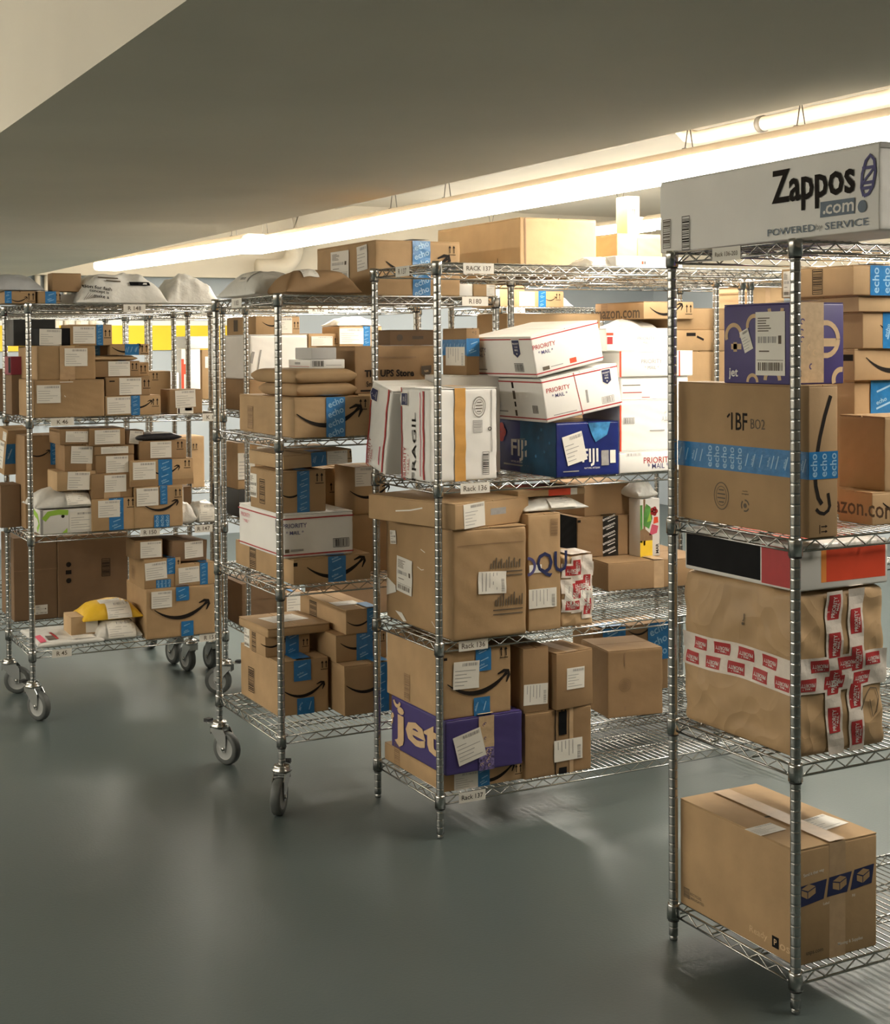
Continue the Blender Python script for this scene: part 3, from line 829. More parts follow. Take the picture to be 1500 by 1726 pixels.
parcel('cardboard_box', 'tan carton with a printed curve, lowest of the four piled behind the purple carton', 'box',
    (108.81, 107.25, 59.73), (14.00, 9.00, 3.37), 0, 'kraft_a',
    [('smile', 'F', 0.42, 0.55, 8.5), ('tape', 'F', 'clear', 0.5, 0.75, 0, 1, 2), ('rect', 'L', 'k', 0.8, 0.98, 0.62, 0.82)])
parcel('cardboard_box', 'tan carton with blue tape on its right, second of four behind the purple carton', 'box',
    (109.58, 106.85, 63.12), (13.00, 9.50, 3.83), 0, 'kraft_a',
    [('smile', 'F', 0.5, 0.5, 8), ('tape', 'F', 'blue', 0.22, 0.55, 0, 1, 3)])
parcel('cardboard_box', 'thin plain tan carton, third of four behind the purple carton', 'box',
    (108.57, 106.45, 66.97), (13.50, 10.00, 1.70), 0, 'kraft_c',
    [])
parcel('cardboard_box', 'tan carton with mirrored white words on blue tape, topmost behind the purple carton', 'box',
    (107.21, 105.85, 68.68), (14.50, 10.20, 3.13), 2, 'kraft_a',
    [('smile', 'F', 0.48, 0.45, 9), ('tape', 'F', 'echo', 0.17, 0.5, 0, 1, 3), ('bars', 'L', 0.52, 0.5, 1.4, 2.6, 'k', True), ('label', 'L', 0.1, 0.48, 1.3, 2.8, 0, 'postage')])

# front-right rack: third shelf
parcel('wrapped_parcel', 'bulky creased brown paper parcel bound with red and white tape, front-right rack', 'parcel',
    (93.33, 99.40, 23.87), (12.00, 17.01, 15.95), 0, 'paper_brown',
    [('tape', 'L', 'red', 0.0, 1.0, 0.49, 0.6, 0), ('tape', 'L', 'red', 0.02, 1.0, 0.385, 0.495, 0), ('tape', 'F', 'red', 0, 1, 0.5, 0.61, 0), ('tape', 'F', 'red', 0, 1, 0.39, 0.5, 0), ('tape', 'F', 'red', 0.34, 0.5, 0, 1, 5), ('tape', 'F', 'red', 0.56, 0.72, 0, 1, 5), ('line', 'F', 's', [(0.7, 0.24), (0.76, 0.33), (0.82, 0.37), (0.9, 0.36), (0.92, 0.3), (0.88, 0.22), (0.84, 0.19), (0.8, 0.3)], 0.1), ('line', 'L', 's', [(0.575, 0.8), (0.57, 0.765), (0.56, 0.75)], 0.1), ('disc', 'L', 0.56, 0.735, 0.16, 's')], flaps=False, warp=0.2, r=0.8)
parcel('retail_box', 'flat white box with black, red and orange panels lying on the brown paper parcel', 'box',
    (93.43, 99.40, 39.96), (11.96, 16.60, 4.44), 0, 'white_gloss',
    [('rect', 'L', 'bk', 0.02, 0.7, 0.1, 0.92), ('rect', 'L', 'r', 0.71, 0.97, 0.06, 0.92), ('rect', 'F', 'o', 0.26, 0.315, 0.16, 0.86), ('rect', 'F', 'rl', 0.315, 0.965, 0.16, 0.86), ('rect', 'T', 'rl', 0.15, 0.95, 0.2, 0.8)], r=0.25, flaps=False)

# front-right rack: bottom shelf
parcel('cardboard_box', "brown carton with navy picture row on its end, front-right rack's lowest shelf", 'box',
    (93.33, 99.35, 3.94), (10.53, 17.42, 11.29), 0, 'kraft_a',
    [('text', 'L', 'Ready', 0.7, 0.115, 0.85, 't', 0, 0.004, 1.15), ('rect', 'L', 'bk', 0.81, 0.865, 0.07, 0.17), ('text', 'L', 'P', 0.837, 0.12, 0.6, 't', 0, 0.01), ('text', 'L', 'ost', 0.93, 0.115, 0.7, 't', 0, 0.004, 1.3), ('bars', 'L', 0.065, 0.13, 0.9, 1.0, 's', True), ('text', 'L', 'RECYCLES', 0.15, 0.14, 0.28, 's', 0, 0), ('text', 'L', 'CORRUGATED', 0.15, 0.1, 0.28, 's', 0, 0), ('poly', 'F', 'n', [(-0.0, 0.5), (0.33, 0.535), (0.37, 0.7), (0.0, 0.68)]), ('poly', 'F', 'n', [(0.37, 0.54), (0.62, 0.545), (0.68, 0.715), (0.4, 0.705)]), ('poly', 'F', 'n', [(0.66, 0.55), (0.93, 0.57), (0.96, 0.735), (0.71, 0.72)]), ('text', 'F', 'Send it that way', 0.21, 0.775, 0.42, 'p', 4, 0.008, 0.9), ('text', 'F', 'Label', 0.36, 0.49, 0.26, 'p', 0, 0.006), ('text', 'F', 'Fill', 0.7, 0.5, 0.26, 'p', 0, 0.006), ('poly', 'F', 'kr', [(0.06, 0.6), (0.13, 0.565), (0.13, 0.62), (0.06, 0.65)], 0.001), ('poly', 'F', 'kr', [(0.14, 0.565), (0.23, 0.6), (0.23, 0.65), (0.14, 0.62)], 0.001), ('poly', 'F', 'kr', [(0.06, 0.66), (0.14, 0.63), (0.23, 0.66), (0.15, 0.69)], 0.001), ('poly', 'F', 'kr', [(0.44, 0.6), (0.52, 0.575), (0.52, 0.635), (0.44, 0.655)], 0.001), ('poly', 'F', 'kr', [(0.53, 0.575), (0.61, 0.61), (0.61, 0.665), (0.53, 0.635)], 0.001), ('poly', 'F', 'kr', [(0.44, 0.665), (0.53, 0.645), (0.61, 0.675), (0.53, 0.7)], 0.001), ('poly', 'F', 'kr', [(0.74, 0.62), (0.81, 0.59), (0.81, 0.645), (0.74, 0.67)], 0.001), ('poly', 'F', 'kr', [(0.82, 0.59), (0.9, 0.63), (0.9, 0.68), (0.82, 0.645)], 0.001), ('poly', 'F', 'kr', [(0.74, 0.68), (0.82, 0.655), (0.9, 0.69), (0.82, 0.715)], 0.001), ('text', 'F', 'Moving & Supplies', 0.66, 0.105, 0.42, 'p', 0, 0.006, 1.0), ('text', 'F', 'usps.com', 0.22, 0.09, 0.42, 's', 0, 0.01, 1.0), ('tape', 'F', 'clear', 0.4, 0.6, 0, 1, 17), ('label', 'T', 0.7, 0.26, 5.0, 3.2, 8), ('label', 'T', 0.13, 0.33, 3.6, 2.2, 4), ('rect', 'T', 's', 0.36, 0.44, 0.48, 0.5)], r=0.2, warp=0)

# middle rack: lowest shelf
parcel('cardboard_box', "flat tan carton with blue tape under the purple carton, middle rack's lowest shelf", 'box',
    (86.06, 155.99, 5.57), (12.44, 16.90, 2.36), 0, 'kraft_a',
    [('smile', 'F', 0.6, 0.55, 7.0), ('arrows', 'F', 0.93, 0.6, 1.3), ('tape', 'F', 'blue', 0.42, 0.57, 0, 1, 3), ('label', 'F', 0.28, 0.47, 3.6, 2.21), ('bars', 'L', 0.23, 0.55, 1.6, 3.6, 'b', True)])
parcel('cardboard_box', 'purple carton with big tan letters in the left pile, lowest shelf of the middle rack', 'box',
    (86.06, 155.04, 8.00), (11.58, 15.61, 7.15), 0, 'purple_card',
    [('text', 'L', 'jet', 0.5, 0.46, 5.6, 't', 0, 0.03, 2.0), ('ring', 'L', 0.0, 0.52, 0.5, 0.3, 't', -90, 90), ('disc', 'L', 0.04, 0.62, 0.35, 't'), ('ring', 'L', 0.12, 0.98, 1.0, 0.5, 't', 200, 340), ('tape', 'F', 'kraft', 0.42, 0.62, 0.42, 1.0, 2.5), ('tape', 'F', 'purple', 0.42, 0.62, 0.0, 0.42, 0), ('label', 'F', 0.3, 0.48, 4.2, 3.9, 14)], flapm='purple_card', warp=0.02)
parcel('cardboard_box', 'tan carton with printed smile and white label on the purple carton, middle rack', 'box',
    (86.01, 155.54, 15.16), (10.22, 16.37, 8.83), 0, 'kraft_a',
    [('smile', 'F', 0.52, 0.45, 9.5), ('arrows', 'F', 0.89, 0.9, 1.5), ('tape', 'F', 'blue', 0.47, 0.7, 0.66, 1.0, 3), ('label', 'F', 0.33, 0.63, 3.9, 3.6, -2), ('tape', 'F', 'blue', 0.44, 0.68, 0, 0.27), ('bars', 'L', 0.38, 0.24, 1.5, 3.6, 'b', True), ('rect', 'F', 'k', 0.0, 0.05, 0.88, 0.92)], warp=0.02)
parcel('cardboard_box', 'brown carton with black printed strip, right of the purple one on the lowest shelf', 'box',
    (98.35, 155.44, 5.57), (10.65, 12.00, 8.84), 0, 'kraft_d',
    [('rect', 'F', 'k', 0.44, 0.455, 0.0, 1), ('rect', 'F', 'bk', 0.5, 0.62, 0.6, 0.96), ('rect', 'F', 'bk', 0.5, 0.62, 0.0, 0.1), ('disc', 'F', 0.545, 0.97, 0.14, 'k'), ('disc', 'F', 0.6, 0.97, 0.14, 'k'), ('label', 'F', 0.64, 0.36, 2.9, 4.6, -90), ('tape', 'F', 'clear', 0.66, 0.72, 0, 1, 2)], warp=0.02)
parcel('cardboard_box', 'brown carton with an upright white label, on the carton with the black strip', 'box',
    (98.16, 155.54, 14.43), (4.07, 9.00, 8.74), 0, 'kraft_d',
    [('label', 'F', 0.482, 0.28, 2.8, 3.82, -92)])
parcel('cardboard_box', 'smaller brown carton with a square white label, right beside the one with the upright label', 'box',
    (103.01, 154.84, 14.43), (6.40, 6.50, 7.72), 6, 'kraft_d',
    [('label', 'F', 0.52, 0.52, 3.1, 2.9, -1), ('tape', 'T', 'clear', 0.3, 0.6, 0, 1, 0)])
parcel('cardboard_box', "square brown carton with faint round stamp behind the middle rack's lowest shelf", 'box',
    (126.08, 175.16, 5.52), (9.52, 9.50, 10.52), -9, 'kraft_d',
    [('seal', 'F', 0.3, 0.48, 1.0, 'b'), ('line', 'F', 'b', [(0.3, 0.96), (0.3, 0.76)], 0.2), ('line', 'F', 'b', [(0.3, 0.16), (0.3, 0.1)], 0.3)], warp=0.02)
parcel('cardboard_box', 'carton with blue tape far back, behind the square brown carton with round stamp', 'box',
    (130.98, 186.06, 5.52), (15.30, 6.00, 11.38), 0, 'kraft_d',
    [('smile', 'F', 0.62, 0.9, 5), ('tape', 'F', 'blue', 0.12, 0.42, 0, 1, 3), ('tape', 'F', 'echo', 0.72, 1.0, 0.45, 1, 0)], warp=0.02)

# middle rack: third shelf
parcel('cardboard_box', "big scuffed brown carton with two rows of black lettering, middle rack's third shelf", 'box',
    (87.02, 154.64, 25.42), (11.21, 19.20, 14.55), 0, 'kraft_b',
    [('label', 'L', 0.3, 0.46, 4.4, 4.9, -4, 'postage'), ('label', 'L', 0.13, 0.8, 1.7, 1.9, 6, 'postage'), ('poly', 'L', 'p', [(0.02, 0.22), (0.02, 0.4), (0.16, 0.34), (0.17, 0.28)]), ('poly', 'L', 'p', [(0.16, 0.1), (0.26, 0.1), (0.33, 0.03), (0.28, 0.02)]), ('line', 'L', 'p', [(0.55, 0.75), (0.62, 0.73)], 0.12), ('line', 'L', 'p', [(0.72, 0.12), (0.78, 0.06), (0.86, 0.03)], 0.1), ('line', 'L', 'p', [(0.5, 0.58), (0.56, 0.56), (0.6, 0.57)], 0.1), ('label', 'F', 0.52, 0.5, 2.9, 4.3, -93), ('rect', 'F', 's', 0.5, 0.515, 0.62, 0.67), ('rect', 'F', 's', 0.536, 0.551, 0.62, 0.6950000000000001), ('rect', 'F', 's', 0.572, 0.587, 0.62, 0.7200000000000001), ('rect', 'F', 's', 0.608, 0.623, 0.62, 0.6825), ('rect', 'F', 's', 0.644, 0.659, 0.62, 0.7075), ('rect', 'F', 's', 0.6799999999999999, 0.6950000000000001, 0.62, 0.67), ('rect', 'F', 's', 0.716, 0.731, 0.62, 0.6950000000000001), ('rect', 'F', 's', 0.752, 0.767, 0.62, 0.7200000000000001), ('rect', 'F', 's', 0.788, 0.8029999999999999, 0.62, 0.6825), ('rect', 'F', 's', 0.824, 0.839, 0.62, 0.7075), ('rect', 'F', 's', 0.86, 0.875, 0.62, 0.67), ('rect', 'F', 's', 0.8959999999999999, 0.911, 0.62, 0.6950000000000001), ('rect', 'F', 's', 0.56, 0.575, 0.28, 0.34), ('rect', 'F', 's', 0.5960000000000001, 0.611, 0.28, 0.36000000000000004), ('rect', 'F', 's', 0.632, 0.6469999999999999, 0.28, 0.38), ('rect', 'F', 's', 0.668, 0.6829999999999999, 0.28, 0.4), ('rect', 'F', 's', 0.7040000000000001, 0.719, 0.28, 0.34), ('rect', 'F', 's', 0.74, 0.7549999999999999, 0.28, 0.36000000000000004), ('rect', 'F', 's', 0.776, 0.7909999999999999, 0.28, 0.38), ('rect', 'F', 's', 0.812, 0.827, 0.28, 0.4), ('rect', 'F', 's', 0.8480000000000001, 0.863, 0.28, 0.34), ('rect', 'F', 's', 0.884, 0.8989999999999999, 0.28, 0.36000000000000004), ('rect', 'F', 's', 0.92, 0.9349999999999999, 0.28, 0.38), ('rect', 'F', 's', 0.66, 0.94, 0.585, 0.595), ('rect', 'F', 's', 0.66, 0.94, 0.55, 0.56), ('rect', 'F', 's', 0.53, 0.94, 0.24, 0.25), ('rect', 'F', 's', 0.53, 0.94, 0.2, 0.21), ('rect', 'F', 'b', 0.05, 0.95, 0.85, 0.855)], r=0.35, warp=0.06)
parcel('cardboard_box', 'tan carton with large navy letters beside the big scuffed carton, middle rack', 'box',
    (98.86, 155.24, 25.42), (5.13, 12.00, 15.68), 0, 'kraft_a',
    [('text', 'F', 'QU', 0.72, 0.565, 3.4, 'n', 0, 0.015, 0.85), ('ring', 'F', -0.03, 0.56, 1.1, 0.4, 'in', -90, 90), ('label', 'F', 0.429, 0.28, 2.6, 4.4, -90), ('bars', 'F', 0.8, 0.88, 1.1, 2.2, 'b', True), ('rect', 'F', 'p', 0.02, 0.4, 0.5, 0.57)], warp=0.02)
parcel('taped_parcel', 'small parcel covered in red and white tape beside the carton with navy letters', 'parcel',
    (104.26, 155.44, 25.42), (5.21, 10.00, 9.69), 0, 'paper_brown',
    [('tape', 'F', 'red', 0, 1, 0.7, 0.9, 0), ('tape', 'F', 'red', 0.0, 0.98, 0.48, 0.68, 0), ('tape', 'F', 'red', 0, 1, 0.22, 0.4, 0), ('tape', 'F', 'red', 0.3, 0.62, 0.2, 1, 4), ('tape', 'F', 'red', 0.64, 0.97, 0.1, 1, 4), ('label', 'F', 0.5, 0.44, 2.7, 4.1, -98)], flaps=False, warp=0.1, r=0.35)
parcel('cardboard_box', 'flat wide brown carton lying at the right of the third shelf, middle rack', 'box',
    (126.02, 174.96, 25.42), (18.00, 16.00, 4.34), -7, 'kraft_d',
    [('tape', 'F', 'clear', 0.45, 0.55, 0, 1, 9)])
parcel('cardboard_box', 'brown carton bound with black printed tape, on the flat wide carton of the middle rack', 'box',
    (124.83, 181.56, 29.78), (11.73, 7.50, 6.44), -4, 'kraft_d',
    [('tape', 'F', 'black', 0.4, 0.64, 0, 1, 4), ('arrows', 'F', 0.91, 0.82, 1.3), ('rect', 'L', 'bk', 0, 1, 0, 1), ('rect', 'F', 'k', 0.0, 0.05, 0.88, 0.94)], warp=0.02)
parcel('cardboard_box', 'large plain brown carton on the one with black tape, third shelf of the middle rack', 'box',
    (126.36, 181.76, 36.23), (10.25, 10.00, 5.07), 0, 'kraft_d',
    [])
parcel('food_carton', 'white carton printed with fruit and leaves beside the black taped carton', 'box',
    (134.13, 177.56, 29.78), (3.88, 3.00, 9.22), 0, 'white_gloss',
    [('rect', 'F', 'y', 0.0, 0.62, 0.0, 0.28), ('poly', 'F', 'b', [(0.0, 0.28), (0.62, 0.28), (0.62, 0.36), (0.2, 0.5), (0.0, 0.46)]), ('poly', 'F', 'lf', [(0.15, 0.55), (0.45, 0.48), (0.62, 0.66), (0.52, 0.86), (0.3, 0.92), (0.18, 0.76)]), ('poly', 'F', 'gr', [(0.34, 0.6), (0.56, 0.62), (0.5, 0.78)], 0.001), ('flower', 'F', 0.7, 0.78, 0.75, 'r'), ('poly', 'F', 'pk', [(0.45, 0.36), (0.85, 0.4), (0.92, 0.52), (0.6, 0.56)]), ('poly', 'F', 'rl', [(0.66, 0.56), (0.92, 0.58), (0.9, 0.68), (0.7, 0.68)]), ('rect', 'F', 'lf', 0.0, 0.12, 0.25, 0.9), ('rect', 'F', 'b', 0.16, 0.26, 0.2, 1), ('text', 'F', 'MAR', 0.86, 0.13, 0.55, 'k', 90, 0.015)], flaps=False)
mailer('poly_mailer', 'crumpled white film bag stuffed above the fruit carton, middle rack', 'mailer',
    (133.51, 177.16, 39.02), (3.80, 5.00, 3.00), 0, 'poly_white',
    [], flat=0.3, wr=0.16)
mailer('poly_mailer', 'white padded mailer lying on the carton with navy letters, middle rack', 'mailer',
    (99.06, 156.24, 41.14), (10.25, 8.00, 2.00), 0, 'poly_white',
    [('label', 'S', 0.6, 0.55, 4.2, 1.2)], flat=0.2, wr=0.04)
parcel('cardboard_box', 'thin red and white flat packet wedged under the second shelf of the middle rack', 'box',
    (98.66, 157.44, 43.16), (10.91, 8.00, 0.90), 0, 'kraft_c',
    [('rect', 'F', 'rl', 0.45, 0.78, 0, 1), ('rect', 'T', 'rl', 0.2, 0.75, 0.05, 0.9), ('rect', 'F', 'p', 0.78, 0.88, 0, 1)], flaps=False)
parcel('cardboard_box', 'shallow tan carton with a white label lying skewed on the big scuffed carton', 'box',
    (86.93, 153.84, 39.99), (13.66, 17.33, 3.36), 14, 'kraft_a',
    [('label', 'F', 0.25, 0.5, 3.8, 3.16, 3), ('rect', 'F', 'g', 0.47, 0.68, 0.42, 0.68), ('line', 'L', 'p', [(0.33, 0.45), (0.5, 0.55), (0.64, 0.7)], 0.18)])

# middle rack: second shelf
parcel('cardboard_box', 'upright white carton with hand-written black letters and orange tape, middle rack', 'box',
    (85.13, 157.14, 45.92), (10.15, 8.24, 12.25), 0, 'white_card',
    [('rect', 'L', 'r', 0.04, 0.07, 0.0, 1), ('rect', 'L', 'r', 0.78, 0.83, 0.02, 0.97), ('shield', 'L', 0.13, 0.87, 1.6, 2.0, -90), ('text', 'L', 'FRAGIL', 0.46, 0.36, 1.1, 'k', 90, 0.004, 1.85), ('text', 'L', 'PRIORITY', 0.15, 0.17, 0.75, 'r', 90, 0.004, 1.0), ('text', 'L', '* MAIL *', 0.27, 0.16, 0.55, 'r', 90, 0.0, 1.0), ('rect', 'L', 'pk', 0.68, 0.7, 0.05, 0.95), ('tape', 'F', 'orange', 0.36, 0.52, 0, 1, 4), ('rect', 'F', 's', 0.437, 0.443, 0, 0.98), ('seal', 'F', 0.72, 0.79, 0.95, 's', 1.4), ('bars', 'F', 0.7, 0.58, 1.3, 1.6, 'g', True), ('ring', 'F', 0.88, 0.55, 0.22, 0.1, 'k', 0, 360), ('bars', 'F', 0.82, 0.18, 0.95, 3.0, 'k', True), ('rect', 'F', 'g', 0.905, 0.915, 0.3, 0.97)], r=0.3, warp=0.05)
parcel('cardboard_box', 'white carton leaning beside the upright carton with hand-written letters, middle rack', 'box',
    (84.06, 168.24, 46.02), (8.40, 6.20, 11.90), 0, 'white_card',
    [('rect', 'L', 'r', 0.05, 0.09, 0, 0.86), ('rect', 'L', 'r', 0.84, 0.9, 0.02, 1), ('shield', 'L', 0.17, 0.86, 1.6, 2.0, -90), ('text', 'L', 'PRIORITY', 0.17, 0.17, 0.7, 'r', 90, 0.004, 1.0), ('text', 'L', '* MAIL *', 0.29, 0.16, 0.5, 'r', 90, 0.0, 1.0), ('rect', 'L', 'pk', 0.66, 0.7, 0.08, 0.3)], tilt=(0, 12), r=0.3, warp=0.05)
parcel('cardboard_box', 'blue carton printed with white letters and a red flower, second shelf of the middle rack', 'box',
    (103.03, 154.64, 45.92), (10.21, 15.44, 7.33), 0, 'navy_card',
    [('rect', 'L', 'te', 0.42, 1, 0, 1), ('text', 'L', 'FIJI', 0.4, 0.42, 3.0, 'w', 0, 0.02, 1.15), ('flower', 'L', 0.09, 0.74, 1.35, 'r'), ('rect', 'L', 'g', 0.14, 0.56, 0.12, 0.15), ('text', 'L', 'NATURAL ARTESIAN', 0.36, 0.2, 0.28, 'w', 0, 0.0, 0.8), ('line', 'L', 'g', [(0.3, 0.62), (0.5, 0.65)], 0.12), ('disc', 'L', 0.72, 0.7, 0.25, 'aq'), ('disc', 'L', 0.82, 0.45, 0.22, 'aq'), ('disc', 'L', 0.68, 0.35, 0.22, 'aq'), ('disc', 'L', 0.9, 0.62, 0.2, 'aq'), ('disc', 'L', 0.77, 0.85, 0.25, 'aq'), ('poly', 'F', 'aq', [(0.5, 0.98), (0.86, 0.99), (0.8, 0.75), (0.62, 0.62), (0.56, 0.75)]), ('text', 'F', 'FIJI', 0.53, 0.34, 2.4, 'w', 0, 0.02, 0.95), ('text', 'F', 'NATURAL ARTESIAN', 0.56, 0.145, 0.24, 'w', 0, 0, 0.8), ('rect', 'F', 'g', 0.71, 0.83, 0.18, 0.46), ('rect', 'F', 'p', 0.85, 0.94, 0.22, 0.46), ('rect', 'F', 'g', 0.1, 0.35, 0.09, 0.11), ('label', 'F', 0.28, 0.52, 3.3, 4.0, 14), ('rect', 'F', 'k', 0.62, 0.72, 0.76, 0.84)], flapm='navy_card', warp=0.02)
parcel('cardboard_box', 'white postal carton with red lines sitting tilted on the blue printed carton', 'box',
    (101.49, 154.54, 53.27), (12.50, 13.09, 5.89), 0, 'white_card',
    [('rect', 'F', 'r', 0, 1, 0.92, 0.9500000000000001), ('rect', 'F', 'r', 0, 1, 0.07, 0.1), ('rect', 'L', 'r', 0, 1, 0.92, 0.9500000000000001), ('rect', 'L', 'r', 0, 1, 0.07, 0.1), ('text', 'F', 'PRIORITY', 0.2, 0.72, 0.62, 'r', 0, 0.006, 1.05), ('text', 'F', '* MAIL *', 0.21, 0.58, 0.52, 'in', 0, 0.006), ('shield', 'F', 0.84, 0.74, 1.4, 2.0, 0), ('bars', 'F', 0.82, 0.22, 2.0, 0.9, 'g', False), ('line', 'F', 'r', [(0.42, 1.0), (0.47, 0)], 0.12), ('rect', 'F', 'g', 0.54, 0.57, 0.25, 0.55), ('rect', 'F', 'g', 0.1, 0.4, 0.13, 0.15), ('bars', 'L', 0.82, 0.3, 1.3, 1.0, 'k', False), ('rect', 'L', 'k', 0.42, 0.46, 0.78, 0.92), ('rect', 'L', 's', 0.42, 0.47, 0.52, 0.72), ('rect', 'L', 'k', 0.43, 0.46, 0.34, 0.46), ('rect', 'L', 's', 0.42, 0.46, 0.12, 0.26), ('text', 'L', 'PRIORITY', 0.06, 0.8, 0.5, 's', 0, 0, 1), ('rect', 'L', 'g', 0.1, 0.28, 0.2, 0.23)], tilt=(9.5, 0), r=0.25)
parcel('cardboard_box', 'white postal carton with a navy shield, topmost and tilted on the blue printed carton', 'box',
    (99.74, 154.24, 59.34), (11.60, 14.91, 5.60), 4, 'white_card',
    [('rect', 'F', 'r', 0, 1, 0.92, 0.9500000000000001), ('rect', 'F', 'r', 0, 1, 0.07, 0.1), ('rect', 'L', 'r', 0, 1, 0.92, 0.9500000000000001), ('rect', 'L', 'r', 0, 1, 0.07, 0.1), ('text', 'F', 'PRIORITY', 0.17, 0.72, 0.62, 'r', 0, 0.006, 1.05), ('text', 'F', '* MAIL *', 0.18, 0.57, 0.52, 'in', 0, 0.006), ('rect', 'F', 'rl', 0.5, 0.6, 0.14, 0.26), ('rect', 'F', 's', 0.1, 0.2, 0.13, 0.22), ('rect', 'F', 'g', 0.22, 0.4, 0.17, 0.19), ('shield', 'L', 0.76, 0.7, 1.6, 2.4, 0), ('bars', 'L', 0.76, 0.25, 2.0, 1.1, 'k', False), ('text', 'L', 'PRIORITY', 0.16, 0.68, 0.62, 'in', 0, 0.004), ('text', 'L', '* MAIL *', 0.17, 0.55, 0.52, 'in', 0, 0.004), ('rect', 'L', 'g', 0.06, 0.25, 0.17, 0.2)], tilt=(11, 0), r=0.25)
parcel('cardboard_box', 'white postal carton with printed words, bottom of the overlit white stack', 'box',
    (113.49, 154.84, 45.92), (13.18, 9.00, 2.99), 0, 'white_card',
    [('text', 'F', 'PRIORITY', 0.5, 0.55, 0.85, 'r', 0, 0.006), ('text', 'F', '* MAIL *', 0.5, 0.28, 0.75, 'in', 0, 0.004), ('bars', 'F', 0.18, 0.85, 2.6, 0.4, 'g', False)], group='overlit white postal cartons', r=0.2)
parcel('cardboard_box', 'white postal carton with red left edge, second from bottom of the overlit white stack', 'box',
    (113.65, 155.04, 48.93), (12.76, 9.00, 7.07), 0, 'white_card',
    [('rect', 'F', 'rl', 0.0, 0.02, 0, 1), ('bars', 'F', 0.12, 0.6, 1.8, 0.8, 'k', False), ('text', 'F', 'PRIORITY', 0.7, 0.62, 0.6, 'g', 180, 0.0), ('text', 'F', '* MAIL *', 0.7, 0.76, 0.5, 'g', 180, 0.0), ('rect', 'F', 'g', 0.4, 0.6, 0.38, 0.4)], group='overlit white postal cartons', r=0.2, warp=0.02)
parcel('cardboard_box', 'white postal carton with faint red lines, third from the bottom of the overlit white stack', 'box',
    (114.19, 155.34, 56.03), (11.63, 9.00, 3.15), 0, 'white_card',
    [('rect', 'F', 's', 0.02, 0.28, 0.62, 0.66), ('rect', 'F', 'r', 0.02, 0.3, 0.3, 0.34), ('rect', 'F', 'r', 0.3, 0.42, 0.08, 0.11)], group='overlit white postal cartons', r=0.2)
parcel('cardboard_box', 'white postal carton with thick red edge, second from top of the overlit white stack', 'box',
    (113.69, 155.04, 59.20), (12.75, 9.00, 3.58), 0, 'white_card',
    [('rect', 'F', 'rl', 0.0, 0.025, 0, 1), ('text', 'F', 'PRIORITY', 0.43, 0.6, 0.6, 'g', 0, 0.0), ('text', 'F', '* MAIL *', 0.43, 0.36, 0.5, 'g', 0, 0.0), ('rect', 'F', 'rl', 0.8, 0.82, 0, 1)], group='overlit white postal cartons', r=0.2)
parcel('cardboard_box', 'white postal carton with an orange-red panel, topmost of the overlit white stack', 'box',
    (112.09, 155.84, 62.80), (11.63, 9.00, 3.17), 0, 'white_card',
    [('rect', 'F', 'rl', 0.0, 0.1, 0.68, 0.8), ('rect', 'F', 'r', 0.01, 0.09, 0.3, 0.62), ('text', 'F', 'PRIORITY', 0.58, 0.55, 0.5, 'g', 0, 0.0), ('text', 'F', '* MAIL *', 0.58, 0.35, 0.4, 'g', 0, 0)], group='overlit white postal cartons', r=0.2)
parcel('cardboard_box', 'low white carton half hidden behind the upright carton, second shelf of the middle rack', 'box',
    (92.86, 165.44, 45.92), (8.00, 7.50, 13.68), 0, 'white_card',
    [], warp=0.02)
parcel('cardboard_box', 'brown carton with a blue tape corner and pale label, behind the topmost tilted postal carton', 'box',
    (95.19, 165.04, 59.62), (2.09, 6.75, 6.50), 0, 'kraft_d',
    [('tape', 'F', 'blue', 0, 1, 0.4, 0.78, 0), ('tape', 'L', 'blue', 0.0, 1, 0.42, 0.76, 0), ('label', 'L', 0.55, 0.4, 2.6, 5.4, -90), ('text', 'F', '<-]', 0.6, 0.9, 0.5, 's')])

# middle rack: things standing on the top shelf
parcel('flat_box', "flat white box with a tiny red mark on the middle rack's top shelf", 'box',
    (114.02, 156.24, 74.52), (11.52, 10.00, 1.46), 0, 'white_gloss',
    [('rect', 'F', 'rl', 0.38, 0.41, 0.25, 0.55), ('rect', 'F', 's', 0.42, 0.44, 0.25, 0.55)], flaps=False)
mailer('poly_mailer', 'rumpled clear film bag on the top shelf of the middle rack', 'mailer',
    (110.76, 157.24, 74.52), (4.50, 7.00, 1.50), 0, 'poly_white',
    [])

# wheeled rack in the middle left: lowest shelf
parcel('cardboard_box', "tan carton with smile print, front left of the wheeled rack's lowest shelf", 'box',
    (74.29, 183.27, 10.44), (7.87, 15.30, 7.89), 0, 'kraft_a',
    [('smile', 'F', 0.5, 0.42, 6.6), ('arrows', 'F', 0.91, 0.86, 1.3), ('tape', 'F', 'blue', 0.3, 0.64, 0.62, 1.0, 5), ('tape', 'F', 'blue', 0.36, 0.7, 0, 0.3), ('bars', 'L', 0.3, 0.4, 2.2, 3.6, 'k', True)], warp=0.02)
parcel('cardboard_box', "tan carton under a wide flat lid-like carton, wheeled rack's lowest shelf", 'box',
    (73.78, 187.06, 18.35), (7.07, 8.75, 3.10), 0, 'kraft_a',
    [('tape', 'F', 'blue', 0.45, 0.75, 0, 1, 0), ('arrows', 'F', 0.9, 0.5, 1.2), ('smile', 'F', 0.18, 0.6, 4), ('label', 'L', 0.16, 0.53, 2.2, 2.91, 0, 'postage'), ('bars', 'L', 0.48, 0.5, 1.6, 3, 'k', True)], flaps=False)
parcel('cardboard_box', "wide flat tan carton with white label on top, wheeled rack's lowest shelf", 'box',
    (73.58, 185.56, 21.47), (9.90, 11.94, 1.35), 0, 'kraft_a',
    [('label', 'T', 0.52, 0.55, 6, 5, 8)], tilt=(0, -1), r=0.3)
